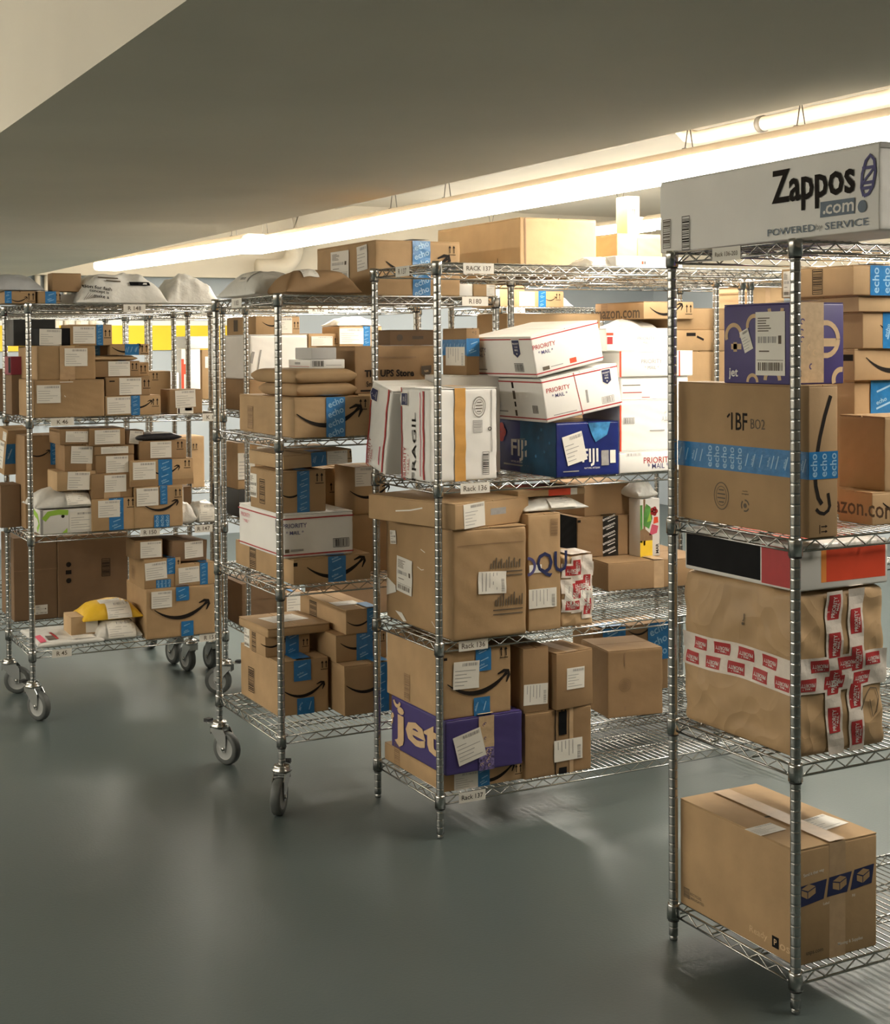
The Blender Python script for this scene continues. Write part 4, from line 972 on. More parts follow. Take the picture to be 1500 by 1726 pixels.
parcel('cardboard_box', "tan carton with dark blue tape standing at right on the wheeled rack's lowest shelf", 'box',
    (82.78, 179.08, 10.44), (8.36, 12.00, 7.21), 0, 'kraft_b',
    [('smile', 'F', 0.45, 0.55, 7), ('tape', 'F', 'blue', 0.55, 0.85, 0, 1, 3)], warp=0.02)
parcel('cardboard_box', 'shaded tan carton with blue tape on the one at right, wheeled rack', 'box',
    (82.67, 181.76, 17.67), (8.31, 11.00, 3.95), 0, 'kraft_b',
    [('smile', 'F', 0.45, 0.6, 6), ('tape', 'F', 'blue', 0.4, 0.72, 0, 1, 3), ('arrows', 'F', 0.9, 0.75, 1.2)])
parcel('cardboard_box', "flat tan carton topmost at right, just under the wheeled rack's third shelf", 'box',
    (84.23, 181.56, 21.64), (5.50, 17.00, 3.59), 0, 'kraft_a',
    [('smile', 'F', 0.4, 0.45, 4), ('tape', 'F', 'blue', 0.62, 0.95, 0, 1, 4), ('label', 'T', 0.4, 0.3, 4, 3), ('bars', 'L', 0.3, 0.5, 2.6, 2.4, 'k', True)])

# wheeled rack in the middle left: third shelf
parcel('cardboard_box', 'long flat tan carton with blue tape under a white postal carton, wheeled rack', 'box',
    (73.40, 175.24, 30.76), (11.86, 22.80, 3.61), 0, 'kraft_a',
    [('smile', 'F', 0.55, 0.48, 9.0), ('tape', 'F', 'blue', 0.44, 0.67, 0, 1, 7), ('bars', 'L', 0.32, 0.5, 2.4, 3.2, 'k', True), ('rect', 'F', 'k', -0.0, 0.05, 0.72, 0.86)])
parcel('cardboard_box', 'white postal carton with red border lines on a long flat carton, wheeled rack', 'box',
    (72.25, 176.16, 34.39), (10.69, 17.17, 6.11), 0, 'white_card',
    [('rect', 'F', 'r', 0, 1, 0.88, 0.91), ('rect', 'F', 'r', 0, 1, 0.06, 0.09), ('rect', 'L', 'r', 0, 1, 0.88, 0.91), ('rect', 'L', 'r', 0, 1, 0.06, 0.09), ('text', 'F', 'PRIORITY', 0.16, 0.74, 0.62, 'in', 0, 0.006, 1.0), ('text', 'F', '* MAIL *', 0.16, 0.58, 0.55, 'in', 0, 0.006), ('rect', 'F', 's', 0.02, 0.08, 0.13, 0.21), ('rect', 'F', 'g', 0.1, 0.28, 0.15, 0.2), ('bars', 'F', 0.82, 0.28, 2.4, 1.2, 'k', False), ('shield', 'L', 0.9, 0.68, 1.4, 2.2, 0), ('text', 'L', 'PRIORITY', 0.17, 0.76, 0.6, 'pk', 0, 0), ('text', 'L', '* MAIL *', 0.18, 0.62, 0.5, 'pk', 0, 0)], r=0.25, warp=0.02)
parcel('cardboard_box', "tan carton with barcode side and wide blue tape, on the wheeled rack's postal carton", 'box',
    (72.08, 177.56, 40.52), (7.31, 10.51, 5.79), 0, 'kraft_b',
    [('tape', 'F', 'blue', 0.4, 0.66, 0, 1, 5), ('arrows', 'F', 0.87, 0.8, 1.5), ('smile', 'F', 0.3, 0.45, 4), ('label', 'L', 0.13, 0.55, 2.6, 3.4, 0, 'postage'), ('bars', 'L', 0.45, 0.45, 2.0, 3.4, 'k', True)])
parcel('cardboard_box', 'open-lidded tan carton with blue tape and white label, tilted above the barcode carton', 'box',
    (73.68, 179.16, 46.43), (10.68, 13.42, 2.00), 0, 'kraft_c',
    [('tape', 'F', 'blue', 0.4, 0.62, 0, 1, 3), ('label', 'F', 0.78, 0.5, 3.2, 1.88, -2), ('arrows', 'F', 0.95, 0.6, 1.2)], tilt=(3, 0))
parcel('cardboard_box', 'low brown carton at the right rear of the third shelf, wheeled rack', 'box',
    (84.70, 180.56, 30.76), (6.07, 9.00, 8.33), 0, 'kraft_a',
    [])
parcel('cardboard_box', 'tan carton with smile print behind the barcode carton, third shelf of the wheeled rack', 'box',
    (83.94, 188.56, 30.76), (2.25, 7.00, 14.65), 0, 'kraft_c',
    [('arrows', 'F', 0.72, 0.8, 1.5), ('smile', 'F', 0.4, 0.45, 6)])
parcel('cardboard_box', 'tan carton with a tall white label under the leaning postal carton, wheeled rack', 'box',
    (86.96, 189.16, 30.76), (2.19, 6.00, 14.64), 0, 'kraft_c',
    [('label', 'F', 0.5, 0.75, 2.6, 2.05, -90)])
parcel('cardboard_box', "tan carton with square label and curve print, right end of wheeled rack's third shelf", 'box',
    (85.53, 181.16, 39.11), (5.12, 7.00, 6.96), 0, 'kraft_c',
    [('label', 'F', 0.3, 0.799, 2.8, 2.8), ('smile', 'F', 0.5, 0.45, 6.5)])

# wheeled rack in the middle left: second shelf
parcel('cardboard_box', "tan smile printed carton with mirrored words on blue tape, wheeled rack's second shelf", 'box',
    (73.29, 174.26, 51.15), (11.57, 21.14, 5.53), 0, 'kraft_a',
    [('smile', 'F', 0.46, 0.48, 10.0), ('arrows', 'F', 0.9, 0.8, 1.5), ('tape', 'F', 'echo', 0.41, 0.66, 0, 1, 3), ('bars', 'L', 0.22, 0.4, 2.0, 3.2, 'b', True)], warp=0.02)
mailer('padded_envelope', 'lower of the two brown padded envelopes on the smile printed carton, wheeled rack', 'envelope',
    (74.24, 175.56, 56.70), (9.20, 14.50, 2.00), 0, 'kraft_b',
    [], p=10, flat=0.6, wr=0.02)
mailer('padded_envelope', 'upper of the two brown padded envelopes on the smile printed carton, wheeled rack', 'envelope',
    (73.91, 175.16, 58.57), (9.60, 15.00, 2.10), 3, 'kraft_b',
    [], p=10, flat=0.6, wr=0.02)
parcel('small_box', 'small white box with a barcode on the brown envelopes, wheeled rack', 'box',
    (77.02, 177.16, 60.59), (5.31, 7.97, 1.31), 0, 'white_gloss',
    [('bars', 'F', 0.22, 0.55, 1.7, 0.8, 'k', False), ('rect', 'L', 'r', 0.05, 0.95, 0.22, 0.27), ('rect', 'L', 'g', 0.3, 0.55, 0.45, 0.7), ('rect', 'F', 'g', 0.45, 0.9, 0.35, 0.4)], flaps=False)
parcel('small_box', 'small grey box topmost on the brown envelopes, wheeled rack', 'box',
    (77.39, 177.56, 61.93), (3.84, 5.98, 1.64), 0, 'grey_card',
    [], flaps=False)
parcel('cardboard_box', 'tan carton with arrows beneath the one lettered in black, wheeled rack', 'box',
    (85.13, 178.76, 51.15), (9.68, 12.00, 5.71), 0, 'kraft_c',
    [('arrows', 'F', 0.25, 0.8, 1.3)], warp=0.02)
parcel('cardboard_box', "tan carton lettered in bold black with a shield mark, wheeled rack's second shelf", 'box',
    (84.73, 178.96, 56.88), (13.81, 13.74, 6.89), 0, 'kraft_d',
    [('text', 'F', 'The UPS Store', 0.4, 0.42, 1.05, 'k', 0, 0.035, 0.98), ('text', 'F', 'Small Business Solutions', 0.445, 0.2, 0.8, 'k', 0, 0.006, 0.8), ('rect', 'F', 'k', 0.06, 0.27, 0.04, 0.08), ('shield', 'F', 0.83, 0.47, 0.1, 0.1, 0), ('poly', 'F', 's', [(0.78, 0.56), (0.9, 0.58), (0.9, 0.42), (0.84, 0.32), (0.78, 0.4)]), ('text', 'F', 'ups', 0.84, 0.45, 0.38, 't', 0, 0.02), ('rect', 'F', 'b', 0.28, 0.72, 0.74, 0.77)], warp=0.02)
parcel('cardboard_box', 'small brown carton with faint stamp standing on the lettered carton, wheeled rack', 'box',
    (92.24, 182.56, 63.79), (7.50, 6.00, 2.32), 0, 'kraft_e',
    [('disc', 'F', 0.22, 0.5, 0.5, 's'), ('rect', 'F', 's', 0.5, 0.75, 0.4, 0.6)])

# wheeled rack in the middle left: top shelf
parcel('cardboard_box', 'tall tan carton with blue tape and torn white stickers, on top of the wheeled rack', 'box',
    (86.49, 175.56, 70.95), (13.73, 20.41, 7.85), 0, 'kraft_a',
    [('smile', 'F', 0.5, 0.52, 10.5), ('arrows', 'F', 0.9, 0.84, 1.4), ('tape', 'F', 'echo', 0.43, 0.64, 0, 1, 4), ('label', 'L', 0.42, 0.62, 6.5, 4.2, 0, 'postage'), ('label', 'L', 0.8, 0.7, 3.4, 3.6, 4)], warp=0.02)
mailer('padded_envelope', 'brown rolled padded parcel with pale sticker, in front of the tall carton on top', 'envelope',
    (72.45, 174.76, 70.95), (11.50, 8.00, 3.60), 0, 'kraft_d',
    [('label', 'T', 0.36, 0.3, 2.4, 3.4)], p=3.4, flat=0.12, wr=0.05)
mailer('poly_mailer', 'domed pale mailer bag at the left end of the wheeled rack top', 'mailer',
    (70.53, 181.56, 70.95), (8.50, 16.00, 3.90), 0, 'poly_white',
    [('label', 'T', 0.22, 0.4, 3.2, 2.6, 90)], p=2.8, wr=0.05)
parcel('cardboard_box', 'thin tan carton behind the domed mailer, on top of the wheeled rack', 'box',
    (80.13, 187.56, 70.95), (6.00, 8.00, 2.60), 0, 'kraft_a',
    [])
parcel('small_box', 'small box with white end beside the tall carton on top of the wheeled rack', 'box',
    (100.13, 175.76, 70.95), (2.42, 8.00, 1.83), 0, 'white_card',
    [], flaps=False)
parcel('cardboard_box', 'small tan carton with white end label, right end of the wheeled rack top', 'box',
    (102.53, 175.56, 70.95), (3.87, 8.00, 1.77), 0, 'kraft_a',
    [('label', 'F', 0.75, 0.5, 1.4, 1.66)])

# wheeled rack at far left: second shelf
parcel('cardboard_box', "large brown carton at the bottom of the left pile, far-left rack's second shelf", 'box',
    (51.93, 237.97, 51.78), (12.17, 12.50, 6.48), 0, 'kraft_b',
    [('label', 'F', 0.2, 0.63, 4.1, 3.1), ('line', 'F', 'p', [(0.42, 0.58), (0.44, 0.54)], 0.12), ('rect', 'F', 'p', 0.36, 0.55, 0.93, 0.95)], warp=0.02)
parcel('cardboard_box', 'brown carton with centred label and clear tape, second in the left pile, far-left rack', 'box',
    (52.63, 238.47, 58.28), (10.10, 15.51, 5.87), 0, 'kraft_b',
    [('tape', 'F', 'clear', 0.38, 0.64, 0, 1, 3), ('label', 'F', 0.66, 0.66, 4.0, 3.1)], warp=0.02)
parcel('flat_box', 'black box with a white label resting on the left pile of the far-left rack', 'box',
    (53.10, 238.87, 64.17), (5.64, 9.00, 3.04), 0, 'black_card',
    [('label', 'F', 0.342, 0.481, 3.8, 2.86, -1)], flaps=False)
parcel('cardboard_box', 'small brown carton with label and blue tape atop the left pile, far-left rack', 'box',
    (58.44, 238.77, 64.17), (7.40, 7.00, 3.65), 0, 'kraft_a',
    [('arrows', 'F', 0.89, 0.55, 1.5), ('tape', 'F', 'blue', 0.62, 0.78, 0, 1, 3), ('label', 'F', 0.33, 0.5, 3.9, 3.0)])
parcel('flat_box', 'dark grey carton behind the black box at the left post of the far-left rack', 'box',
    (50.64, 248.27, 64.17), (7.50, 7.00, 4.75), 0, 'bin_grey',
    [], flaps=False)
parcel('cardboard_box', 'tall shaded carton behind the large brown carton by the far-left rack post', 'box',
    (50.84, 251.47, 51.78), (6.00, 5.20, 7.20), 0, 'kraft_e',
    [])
parcel('flat_box', 'maroon printed box on the shaded carton at the left post of the far-left rack', 'box',
    (50.74, 251.37, 59.00), (6.00, 5.40, 3.28), 0, 'pinkred_card',
    [('rect', 'L', 'bk', 0.62, 0.98, 0.1, 0.95)], flaps=False)
parcel('cardboard_box', "tan carton with blue tape, bottom of the middle pile, far-left rack's second shelf", 'box',
    (64.29, 238.07, 51.78), (10.05, 9.00, 3.45), 0, 'kraft_a',
    [('smile', 'F', 0.62, 0.52, 4.6), ('arrows', 'F', 0.9, 0.62, 1.5), ('tape', 'F', 'blue', 0.46, 0.62, 0, 1, 3), ('label', 'F', 0.24, 0.52, 4.2, 3.0, 1)])
parcel('cardboard_box', 'brown carton with a white label, second in the middle pile of the far-left rack', 'box',
    (64.44, 238.17, 55.25), (8.01, 9.00, 3.31), 0, 'kraft_d',
    [('label', 'F', 0.55, 0.5, 4.0, 3.0), ('arrows', 'F', 0.92, 0.6, 1.6), ('rect', 'F', 'k', 0.08, 0.2, 0.75, 0.82)])
parcel('cardboard_box', 'brown carton with a slanting label, third in the middle pile of the far-left rack', 'box',
    (62.34, 238.57, 58.58), (8.42, 8.00, 2.81), 0, 'kraft_d',
    [('arrows', 'F', 0.88, 0.62, 1.4), ('tape', 'F', 'blue', 0.52, 0.7, 0.86, 1, 2), ('label', 'F', 0.55, 0.52, 3.9, 2.6)])
parcel('cardboard_box', 'slim tan carton standing at the right of the middle pile, far-left rack', 'box',
    (69.34, 241.27, 58.58), (3.87, 5.00, 2.50), 0, 'kraft_a',
    [('arrows', 'F', 0.72, 0.5, 1.5)])
mailer('padded_envelope', 'flat brown paper envelope in the middle pile of the far-left rack', 'envelope',
    (62.14, 238.67, 61.41), (8.20, 9.00, 1.00), 0, 'kraft_c',
    [('label', 'T', 0.8, 0.3, 3, 2)], p=6, flat=0.5, wr=0.03)
parcel('cardboard_box', 'small carton with blue tape half hidden beside the left pile of the far-left rack', 'box',
    (62.14, 240.67, 62.43), (4.42, 7.00, 1.98), 0, 'kraft_d',
    [('tape', 'F', 'blue', 0.1, 0.45, 0, 1, 3)])
parcel('cardboard_box', 'tan carton with smile print and blue tape topping the middle pile, far-left rack', 'box',
    (65.39, 238.67, 62.43), (7.00, 7.00, 1.95), -2, 'kraft_a',
    [('smile', 'F', 0.42, 0.55, 5.2), ('arrows', 'F', 0.88, 0.5, 1.6), ('tape', 'F', 'blue', 0.38, 0.74, 0, 1, 3)])
parcel('cardboard_box', "brown labelled carton with red corner, alone at right of far-left rack's second shelf", 'box',
    (76.03, 238.17, 51.78), (6.13, 5.63, 4.35), 0, 'kraft_d',
    [('rect', 'F', 'p', 0.22, 0.72, 0, 0.25), ('rect', 'F', 'r', 0.25, 0.3, 0.02, 0.22), ('rect', 'F', 'r', 0.46, 0.68, 0.12, 0.24), ('label', 'F', 0.48, 0.62, 3.8, 3.1, 2)])

# wheeled rack at far left: third shelf
parcel('retail_box', 'white box with green curved print at the left of the third shelf, far-left rack', 'box',
    (52.78, 238.37, 31.60), (9.29, 8.20, 4.17), 0, 'white_gloss',
    [('line', 'F', 'gr', [(0.06, 0.6), (0.16, 0.85), (0.34, 0.9), (0.52, 0.86)], 0.9), ('poly', 'F', 'gr', [(0.4, 0.02), (0.5, 0.02), (0.5, 0.22)]), ('disc', 'F', 0.42, 0.72, 0.3, 'k'), ('label', 'F', 0.76, 0.5, 4.0, 3.2), ('rect', 'F', 'g', 0.0, 0.05, 0, 1), ('line', 'L', 'gr', [(0.0, 0.8), (0.4, 0.84), (0.75, 0.7), (0.9, 0.4), (0.7, 0.12)], 1.0), ('disc', 'L', 0.55, 0.68, 0.22, 'k')], flaps=False)
mailer('poly_mailer', 'white film mailer with a label lying on the green printed box, far-left rack', 'mailer',
    (51.94, 238.17, 35.79), (11.39, 11.00, 3.60), 0, 'poly_white',
    [('label', 'S', 0.66, 0.52, 4.2, 2.4)], p=2.6, flat=0.15, wr=0.06)
parcel('cardboard_box', 'pale tan carton with a label above the white film mailer, far-left rack', 'box',
    (55.77, 238.57, 38.91), (6.86, 7.18, 3.35), 0, 'kraft_c',
    [('label', 'F', 0.55, 0.5, 3.9, 3.15, -3)])
parcel('cardboard_box', 'brown carton with a label on a pale tan carton, left column, far-left rack', 'box',
    (57.22, 238.87, 42.28), (6.27, 7.00, 4.64), 0, 'kraft_d',
    [('label', 'F', 0.48, 0.6, 3.8, 3.0, -3), ('tape', 'F', 'clear', 0.6, 0.75, 0, 1, 2)])
parcel('cardboard_box', "thin labelled carton topping the left column, far-left rack's third shelf", 'box',
    (56.34, 238.57, 46.94), (6.49, 8.00, 2.71), 0, 'kraft_d',
    [('label', 'F', 0.46, 0.5, 3.9, 1.9, -2)])
parcel('cardboard_box', 'shaded carton with smile and blue tape behind the left column, far-left rack', 'box',
    (52.14, 247.27, 31.60), (6.33, 8.00, 16.58), 0, 'kraft_d',
    [('smile', 'F', 0.4, 0.8, 4), ('tape', 'F', 'blue', 0.72, 0.98, 0.68, 1, 0)], warp=0.02)
parcel('cardboard_box', "tan carton with white label leaning at the left post, far-left rack's third shelf", 'box',
    (50.14, 255.77, 40.60), (4.60, 3.60, 8.40), 14, 'kraft_a',
    [('label', 'L', 0.5, 0.42, 2.2, 5.0, 0), ('tape', 'F', 'blue', 0, 1, 0.25, 0.7, 0), ('label', 'L', 0.75, 0.85, 1.4, 1.6)], tilt=(0, 12))
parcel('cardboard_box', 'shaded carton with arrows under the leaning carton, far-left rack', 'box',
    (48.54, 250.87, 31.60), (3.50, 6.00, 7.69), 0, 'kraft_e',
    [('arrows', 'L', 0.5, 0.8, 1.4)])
parcel('cardboard_box', 'tan carton with label, blue tape and arrows, bottom of second column, far-left rack', 'box',
    (61.64, 238.07, 31.60), (8.13, 9.00, 5.64), 0, 'kraft_a',
    [('arrows', 'F', 0.86, 0.82, 1.6), ('tape', 'F', 'blue', 0.38, 0.7, 0, 1, 3), ('label', 'F', 0.38, 0.68, 3.9, 3.0)])
parcel('cardboard_box', 'brown carton with a wide label, second in the second column of the far-left rack', 'box',
    (61.74, 238.27, 37.26), (7.29, 8.00, 4.43), 0, 'kraft_d',
    [('label', 'F', 0.58, 0.58, 3.9, 3.0), ('tape', 'F', 'clear', 0.3, 0.7, 0, 0.3, 0)])
parcel('cardboard_box', 'brown carton with a white label, third in the second column of the far-left rack', 'box',
    (62.64, 238.47, 41.71), (6.82, 8.00, 3.15), 0, 'kraft_d',
    [('label', 'F', 0.55, 0.47, 4.0, 2.96)])
parcel('cardboard_box', 'flat carton with a wide label under the topmost, second column of the far-left rack', 'box',
    (62.44, 238.47, 44.88), (7.06, 8.00, 1.65), 0, 'kraft_d',
    [('label', 'F', 0.5, 0.5, 4.9, 1.2)])
parcel('cardboard_box', 'carton almost covered by its white label, top of the second column, far-left rack', 'box',
    (61.44, 238.27, 46.55), (6.40, 8.00, 3.04), 0, 'kraft_d',
    [('label', 'F', 0.5, 0.5, 4.5, 2.5)])
parcel('cardboard_box', 'tan carton with wide smile and blue tape, bottom of third column, far-left rack', 'box',
    (69.24, 237.97, 31.60), (8.94, 11.00, 7.43), 0, 'kraft_a',
    [('smile', 'F', 0.55, 0.5, 6.4), ('arrows', 'F', 0.9, 0.8, 1.6), ('tape', 'F', 'blue', 0.53, 0.68, 0.55, 1, 3), ('tape', 'F', 'echo', 0.4, 0.72, 0, 0.3, 0), ('label', 'F', 0.27, 0.75, 4.0, 3.2)], warp=0.02)
parcel('cardboard_box', 'tan carton with blue tape band, second in the third column, far-left rack', 'box',
    (68.54, 237.87, 39.05), (11.84, 9.00, 4.65), 2, 'kraft_a',
    [('rect', 'F', 'kd', 0, 1, 0, 0.22), ('smile', 'F', 0.55, 0.55, 5.5), ('arrows', 'F', 0.9, 0.78, 1.5), ('tape', 'F', 'blue', 0.44, 0.66, 0, 1, 3), ('label', 'F', 0.22, 0.6, 4.2, 3.1)])
parcel('cardboard_box', 'labelled carton under a dark open envelope, third column, far-left rack', 'box',
    (70.44, 238.27, 43.72), (8.64, 8.00, 3.35), 0, 'kraft_d',
    [('label', 'F', 0.45, 0.52, 3.9, 2.9), ('arrows', 'F', 0.86, 0.7, 1.5)])
mailer('padded_envelope', 'dark flat envelope lying open on the labelled carton, third column of the far-left rack', 'envelope',
    (69.74, 237.97, 47.09), (8.40, 8.00, 1.30), 0, 'poly_black',
    [('label', 'T', 0.6, 0.2, 4, 1.4)], p=5, flat=0.5, wr=0.03)
parcel('cardboard_box', 'narrow carton with small crooked label between second and third columns, far-left rack', 'box',
    (68.14, 238.87, 46.55), (3.33, 5.00, 2.47), 0, 'kraft_e',
    [('label', 'F', 0.55, 0.5, 2.4, 2.32, -6)])
mailer('poly_mailer', 'white padded mailer bag at the right end of the third shelf, far-left rack', 'mailer',
    (76.74, 238.47, 31.60), (4.20, 6.50, 4.00), 0, 'poly_white',
    [], p=4, flat=0.3, wr=0.05)
mailer('poly_mailer', 'second white mailer bag by the right post of the third shelf, far-left rack', 'mailer',
    (81.04, 238.57, 31.60), (4.20, 6.50, 3.90), 0, 'poly_white',
    [('label', 'S', 0.5, 0.5, 3.4, 3.0)], p=4, flat=0.3, wr=0.05)
parcel('cardboard_box', "small brown carton behind the wide smile carton, far-left rack's third shelf", 'box',
    (78.34, 246.77, 31.60), (4.50, 6.00, 6.06), 0, 'kraft_e',
    [('label', 'F', 0.4, 0.75, 2.2, 3)])

# wheeled rack at far left: lowest shelf
parcel('cardboard_box', "large tan carton with wide smile print, far-left rack's lowest shelf", 'box',
    (71.22, 237.87, 11.64), (12.80, 12.43, 8.98), 0, 'kraft_a',
    [('smile', 'F', 0.52, 0.5, 10.4), ('tape', 'F', 'blue', 0.43, 0.62, 0.72, 1.0, 6), ('tape', 'F', 'blue', 0.5, 0.68, 0, 0.3), ('label', 'F', 0.22, 0.78, 3.8, 3.0)], warp=0.02)
parcel('cardboard_box', 'tan carton with label and mirrored blue tape on the large smile carton, far-left rack', 'box',
    (71.00, 238.27, 20.64), (6.82, 9.76, 5.24), 0, 'kraft_b',
    [('tape', 'F', 'blue', 0.62, 0.85, 0.45, 1, 4), ('tape', 'F', 'echo', 0.32, 0.72, 0, 0.28), ('label', 'F', 0.32, 0.6, 4.0, 3.1, 3), ('arrows', 'F', 0.88, 0.78, 1.5), ('bars', 'L', 0.3, 0.4, 1.6, 2.2, 'b', True)])
parcel('cardboard_box', "brown carton with label, topmost left on far-left rack's lowest shelf", 'box',
    (69.45, 238.67, 25.91), (5.13, 5.66, 3.43), 0, 'kraft_d',
    [('label', 'F', 0.58, 0.5, 3.9, 2.9)])
parcel('cardboard_box', "tan carton with label and blue tape by right post, far-left rack's lowest shelf", 'box',
    (76.74, 238.07, 20.64), (7.44, 9.00, 3.97), 0, 'kraft_a',
    [('tape', 'F', 'blue', 0.62, 0.82, 0, 1, 3), ('label', 'F', 0.34, 0.5, 3.9, 2.8, 2)])
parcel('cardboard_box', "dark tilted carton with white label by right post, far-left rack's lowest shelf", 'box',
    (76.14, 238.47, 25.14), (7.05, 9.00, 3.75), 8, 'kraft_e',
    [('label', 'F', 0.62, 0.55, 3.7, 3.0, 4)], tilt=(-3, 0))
mailer('poly_mailer', 'flat white printed magazine mailer at the left of the lowest shelf, far-left rack', 'mailer',
    (52.14, 238.07, 11.64), (11.50, 15.00, 1.50), 0, 'poly_white',
    [('rect', 'T', 'pk', 0.05, 0.14, 0.06, 0.4), ('rect', 'T', 's', 0.18, 0.3, 0.1, 0.3), ('rect', 'T', 'r', 0.3, 0.34, 0.1, 0.5), ('label', 'T', 0.7, 0.12, 4, 2)], p=6, flat=0.55, wr=0.06)
parcel('cardboard_box', 'small pale tan carton on the magazine mailer, lowest shelf of the far-left rack', 'box',
    (58.54, 241.27, 12.96), (4.82, 5.50, 3.30), 0, 'kraft_c',
    [('rect', 'F', 'p', 0.55, 1, 0.1, 0.9)])
mailer('poly_mailer', 'white film mailer on the lowest shelf beside the large smile carton, far-left rack', 'mailer',
    (62.54, 238.87, 11.64), (8.20, 9.00, 4.00), 0, 'poly_white',
    [('label', 'S', 0.55, 0.52, 5, 2.8)], p=3.2, flat=0.25, wr=0.05)
mailer('poly_mailer', 'yellow film mailer lying on the white one, lowest shelf of the far-left rack', 'mailer',
    (60.34, 239.77, 15.31), (11.00, 9.00, 3.20), 0, 'poly_yellow',
    [('label', 'S', 0.6, 0.5, 4.4, 2.6), ('label', 'T', 0.5, 0.35, 4.0, 2.4)], p=2.6, flat=0.1, wr=0.07)

# wheeled rack at far left: top shelf
mailer('poly_mailer', 'large printed white shipping bag slumped on the top shelf of the far-left rack', 'mailer',
    (59.34, 237.97, 71.48), (16.60, 13.00, 5.60), 0, 'poly_white',
    [('text', 'S', 'tion for fash', 0.24, 0.5, 0.62, 'k', -8, 0.02, 1.2), ('text', 'S', 'concept is', 0.25, 0.36, 0.62, 'k', -8, 0.02, 1.2), ('text', 'S', 'make a', 0.27, 0.22, 0.58, 'k', -8, 0.02, 1.2), ('line', 'S', 's', [(0.26, 0.83), (0.48, 0.8)], 0.22), ('line', 'S', 's', [(0.34, 0.73), (0.5, 0.7)], 0.22), ('rect', 'S', 'bk', 0.6, 0.82, 0.58, 0.7, 0.0006), ('line', 'S', 'w', [(0.63, 0.64), (0.79, 0.64)], 0.26), ('line', 'S', 's', [(0.08, 0.1), (0.14, 0.34)], 0.07), ('line', 'S', 's', [(0.1, 0.115), (0.16, 0.31000000000000005)], 0.07), ('line', 'S', 's', [(0.12, 0.13), (0.18000000000000002, 0.28)], 0.07), ('line', 'S', 's', [(0.14, 0.14500000000000002), (0.2, 0.25)], 0.07), ('line', 'S', 's', [(0.16, 0.16), (0.22000000000000003, 0.22000000000000003)], 0.07), ('line', 'S', 's', [(0.18, 0.175), (0.24000000000000002, 0.19000000000000003)], 0.07)], p=3.4, flat=0.05, wr=0.1)
mailer('poly_mailer', 'plain white crumpled bag beside the printed one, on top of the far-left rack', 'mailer',
    (75.74, 238.27, 71.48), (10.20, 12.00, 5.40), 0, 'poly_white',
    [], p=2.8, flat=0.05, wr=0.11)
parcel('cardboard_box', 'tan carton with blue tape at the left end of the far-left rack top', 'box',
    (47.64, 240.27, 71.48), (5.25, 9.00, 2.10), 0, 'kraft_b',
    [('tape', 'F', 'blue', 0, 0.22, 0, 1, 2), ('arrows', 'F', 0.85, 0.5, 1.5), ('smile', 'F', 0.45, 0.3, 3)])
parcel('cardboard_box', 'tan carton with blue tape in its middle beside the crumpled bag, far-left rack top', 'box',
    (53.24, 239.87, 71.48), (3.76, 9.00, 2.10), 0, 'kraft_b',
    [('tape', 'F', 'blue', 0.32, 0.82, 0, 1, 2), ('arrows', 'F', 0.91, 0.5, 1.4)])
parcel('cardboard_box', 'small brown carton on the taped cartons, far-left rack top', 'box',
    (55.78, 240.27, 73.60), (5.08, 3.60, 3.21), 0, 'kraft_d',
    [])
mailer('poly_mailer', 'grey film mailer lying on the taped cartons at the far left edge', 'mailer',
    (44.64, 240.27, 73.60), (9.80, 9.00, 3.10), 0, 'poly_grey',
    [], p=2.6, wr=0.07)
parcel('flat_box', 'flat white box between the taped cartons and the printed bag, far-left rack top', 'box',
    (57.34, 242.27, 71.48), (4.50, 8.00, 1.70), 0, 'white_card',
    [], flaps=False)

# racks further back
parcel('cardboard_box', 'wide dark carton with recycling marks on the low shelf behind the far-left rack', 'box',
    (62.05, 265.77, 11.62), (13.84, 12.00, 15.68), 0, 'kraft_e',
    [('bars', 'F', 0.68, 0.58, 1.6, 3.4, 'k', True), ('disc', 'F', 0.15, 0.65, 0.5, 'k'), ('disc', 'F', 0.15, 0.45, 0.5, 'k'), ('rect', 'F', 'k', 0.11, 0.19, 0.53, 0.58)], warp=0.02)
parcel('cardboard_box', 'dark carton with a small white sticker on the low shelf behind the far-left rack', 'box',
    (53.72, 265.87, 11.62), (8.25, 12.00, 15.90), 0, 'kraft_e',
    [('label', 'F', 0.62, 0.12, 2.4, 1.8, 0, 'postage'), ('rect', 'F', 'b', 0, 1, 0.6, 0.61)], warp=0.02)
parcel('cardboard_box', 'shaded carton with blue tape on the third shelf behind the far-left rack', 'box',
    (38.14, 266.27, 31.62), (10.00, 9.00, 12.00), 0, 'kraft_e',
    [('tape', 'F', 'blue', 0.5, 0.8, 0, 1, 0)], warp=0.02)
mailer('poly_mailer', 'dark film bag on the shaded carton behind the far-left rack', 'mailer',
    (38.64, 266.47, 43.64), (9.00, 8.00, 4.00), 0, 'poly_grey',
    [])
parcel('cardboard_box', 'brown carton on the second shelf behind the far-left rack', 'box',
    (51.64, 266.27, 51.82), (12.00, 10.00, 8.00), 0, 'kraft_e',
    [], warp=0.02)
parcel('cardboard_box', "pale carton with arrows seen behind the far-left rack's second shelf", 'box',
    (78.64, 265.77, 51.82), (6.50, 6.00, 7.20), 0, 'kraft_c',
    [('arrows', 'F', 0.5, 0.85, 1.5)])
parcel('cardboard_box', 'brown carton on the second shelf of the rack behind the wheeled rack', 'box',  # brown carton under the big white one
    (91.52, 238.67, 51.82), (11.68, 16.00, 5.84), 0, 'kraft_d',
    [], warp=0.02)
